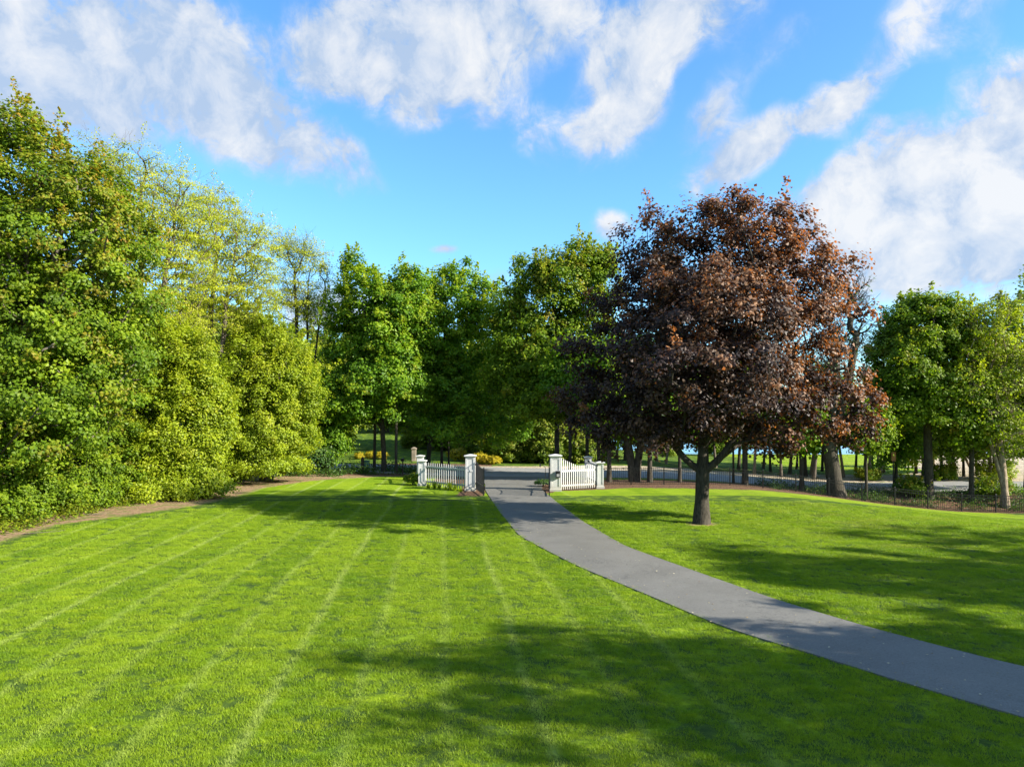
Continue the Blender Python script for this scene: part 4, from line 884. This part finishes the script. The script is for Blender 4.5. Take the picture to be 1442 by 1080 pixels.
# mown grass: short tufts instanced on points, only where single blades can be made out
def tuft_mesh(name, seed, n, rad, h, wd):
    r = np.random.default_rng(seed); a = r.uniform(0, 2 * math.pi, n); q = rad * np.sqrt(r.random(n)); bx_, by_ = q * np.cos(a), q * np.sin(a)
    t_ = r.uniform(0, 2 * math.pi, n); hh = h * r.uniform(.55, 1.2, n); ln = hh * r.uniform(.2, .9, n); w_ = wd * r.uniform(.7, 1.3, n); ang = r.uniform(0, math.pi, n)
    V = np.zeros((n, 3, 3)); V[:, 0] = np.stack([bx_ - np.cos(ang) * w_, by_ - np.sin(ang) * w_, 0 * a], 1); V[:, 1] = np.stack([bx_ + np.cos(ang) * w_, by_ + np.sin(ang) * w_, 0 * a], 1)
    V[:, 2] = np.stack([bx_ + np.cos(t_) * ln, by_ + np.sin(t_) * ln, hh], 1)
    me = npmesh(name, V.reshape(-1, 3), np.arange(n * 3), np.arange(n) * 3); return me
m_g, t, o = newmat('grass_blades')
g = t.node('ShaderNodeGroup', node_tree=G_lawn); oi = t.node('ShaderNodeObjectInfo')
c = t.mix(t.m('MULTIPLY', oi.outputs['Random'], 0.35), g.outputs[0], (0.26, 0.34, 0.015)); c = t.mix(t.ss(oi.outputs['Random'], 0.0, 0.35, 0.3, 0.0), c, (0.10, 0.17, 0.012))
p = t.node('ShaderNodeBsdfPrincipled', i_Base_Color=c, i_Roughness=0.55); p.inputs['Specular IOR Level'].default_value = 0.25
tr = t.node('ShaderNodeBsdfTranslucent', i_Color=t.mix(1.0, c, (1.3, 1.4, 0.8), 'MULTIPLY')); mx = t.node('ShaderNodeMixShader'); mx.inputs[0].default_value = 0.35
t.l.new(p.outputs[0], mx.inputs[1]); t.l.new(tr.outputs[0], mx.inputs[2]); t.l.new(mx.outputs[0], o.inputs[0])

def grass_gn(name, tufts):
    ng = bpy.data.node_groups.new(name, 'GeometryNodeTree')
    ng.interface.new_socket('Geometry', in_out='INPUT', socket_type='NodeSocketGeometry'); ng.interface.new_socket('Geometry', in_out='OUTPUT', socket_type='NodeSocketGeometry')
    n = ng.nodes; l = ng.links; gi = n.new('NodeGroupInput'); go = n.new('NodeGroupOutput'); join = n.new('GeometryNodeJoinGeometry')
    for k, (ob) in enumerate(tufts):
        oi = n.new('GeometryNodeObjectInfo'); oi.inputs['Object'].default_value = ob; oi.inputs['As Instance'].default_value = True
        ip = n.new('GeometryNodeInstanceOnPoints'); l.new(gi.outputs[0], ip.inputs['Points']); l.new(oi.outputs['Geometry'], ip.inputs['Instance'])
        at_ = n.new('GeometryNodeInputNamedAttribute'); at_.data_type = 'INT'; at_.inputs['Name'].default_value = 'kind'
        cp = n.new('FunctionNodeCompare'); cp.data_type = 'INT'; cp.operation = 'EQUAL'
        ia = [s for s in cp.inputs if s.type == 'INT']; l.new(at_.outputs['Attribute'], ia[0]); ia[1].default_value = k; l.new(cp.outputs[0], ip.inputs['Selection'])
        rv = n.new('FunctionNodeRandomValue'); rv.data_type = 'FLOAT_VECTOR'; rv.inputs[0].default_value = (-.12, -.12, 0); rv.inputs[1].default_value = (.12, .12, 6.28); l.new(rv.outputs[0], ip.inputs['Rotation'])
        sa_ = n.new('GeometryNodeInputNamedAttribute'); sa_.data_type = 'FLOAT'; sa_.inputs['Name'].default_value = 'size'; l.new(sa_.outputs['Attribute'], ip.inputs['Scale'])
        l.new(ip.outputs[0], join.inputs[0])
    l.new(join.outputs[0], go.inputs[0]); return ng
tf = []
for k in range(4):
    me = tuft_mesh('grass_tuft', 300 + k, 60, .11, .040, .0034); ob = bpy.data.objects.new('grass_tuft', me); me.materials.append(m_g); tf.append(ob)   # unlinked source meshes
P = []
y = 8.6
while y < 40:
    dens = np.interp(y, [8, 16, 26, 40], [85, 62, 34, 14]); step = 1.0
    x0, x1 = -.80 * (y + 1) - 1, .80 * (y + 1) + 1; n = int(dens * (x1 - x0) * step); P.append(np.stack([rng.uniform(x0, x1, n), rng.uniform(y, y + step, n)], 1)); y += step
P = np.concatenate(P); jt = rng.normal(size=P.shape) * .085; m = ~inside_drive(P[:, 0] + jt[:, 0], P[:, 1] + jt[:, 1]); P = P[m]
xb = np.interp(P[:, 1], [8, 20, 25.9, 31.6, 33.8, 38.4, 44], [-19, -18.6, -18.7, -19.3, -17.6, -15.4, -14.6]); P = P[P[:, 0] > xb + rng.normal(size=len(P)) * .5]
P = P[np.hypot(P[:, 0] - bx, P[:, 1] - by) > .75]
Pz = np.stack([P[:, 0], P[:, 1], gz(P[:, 0], P[:, 1]) - .004], 1)
me = bpy.data.meshes.new('grass'); me.vertices.add(len(Pz)); me.vertices.foreach_set('co', Pz.astype(np.float32).ravel())
a = me.attributes.new('kind', 'INT', 'POINT'); a.data.foreach_set('value', rng.integers(0, 4, len(Pz)).astype(np.int32))
a = me.attributes.new('size', 'FLOAT', 'POINT'); a.data.foreach_set('value', (rng.uniform(.8, 1.25, len(Pz)) * np.interp(P[:, 1], [8, 20, 40], [1, 1.25, 1.9])).astype(np.float32))
go = obj('grass', me, m_g); md = go.modifiers.new('grass', 'NODES'); md.node_group = grass_gn('grass', tf)
tag(go, 'short mown grass of the lawn on both sides of the driveway', 'grass', kind='stuff')
print('leaves', sum(len(m.polygons) for m in bpy.data.meshes))
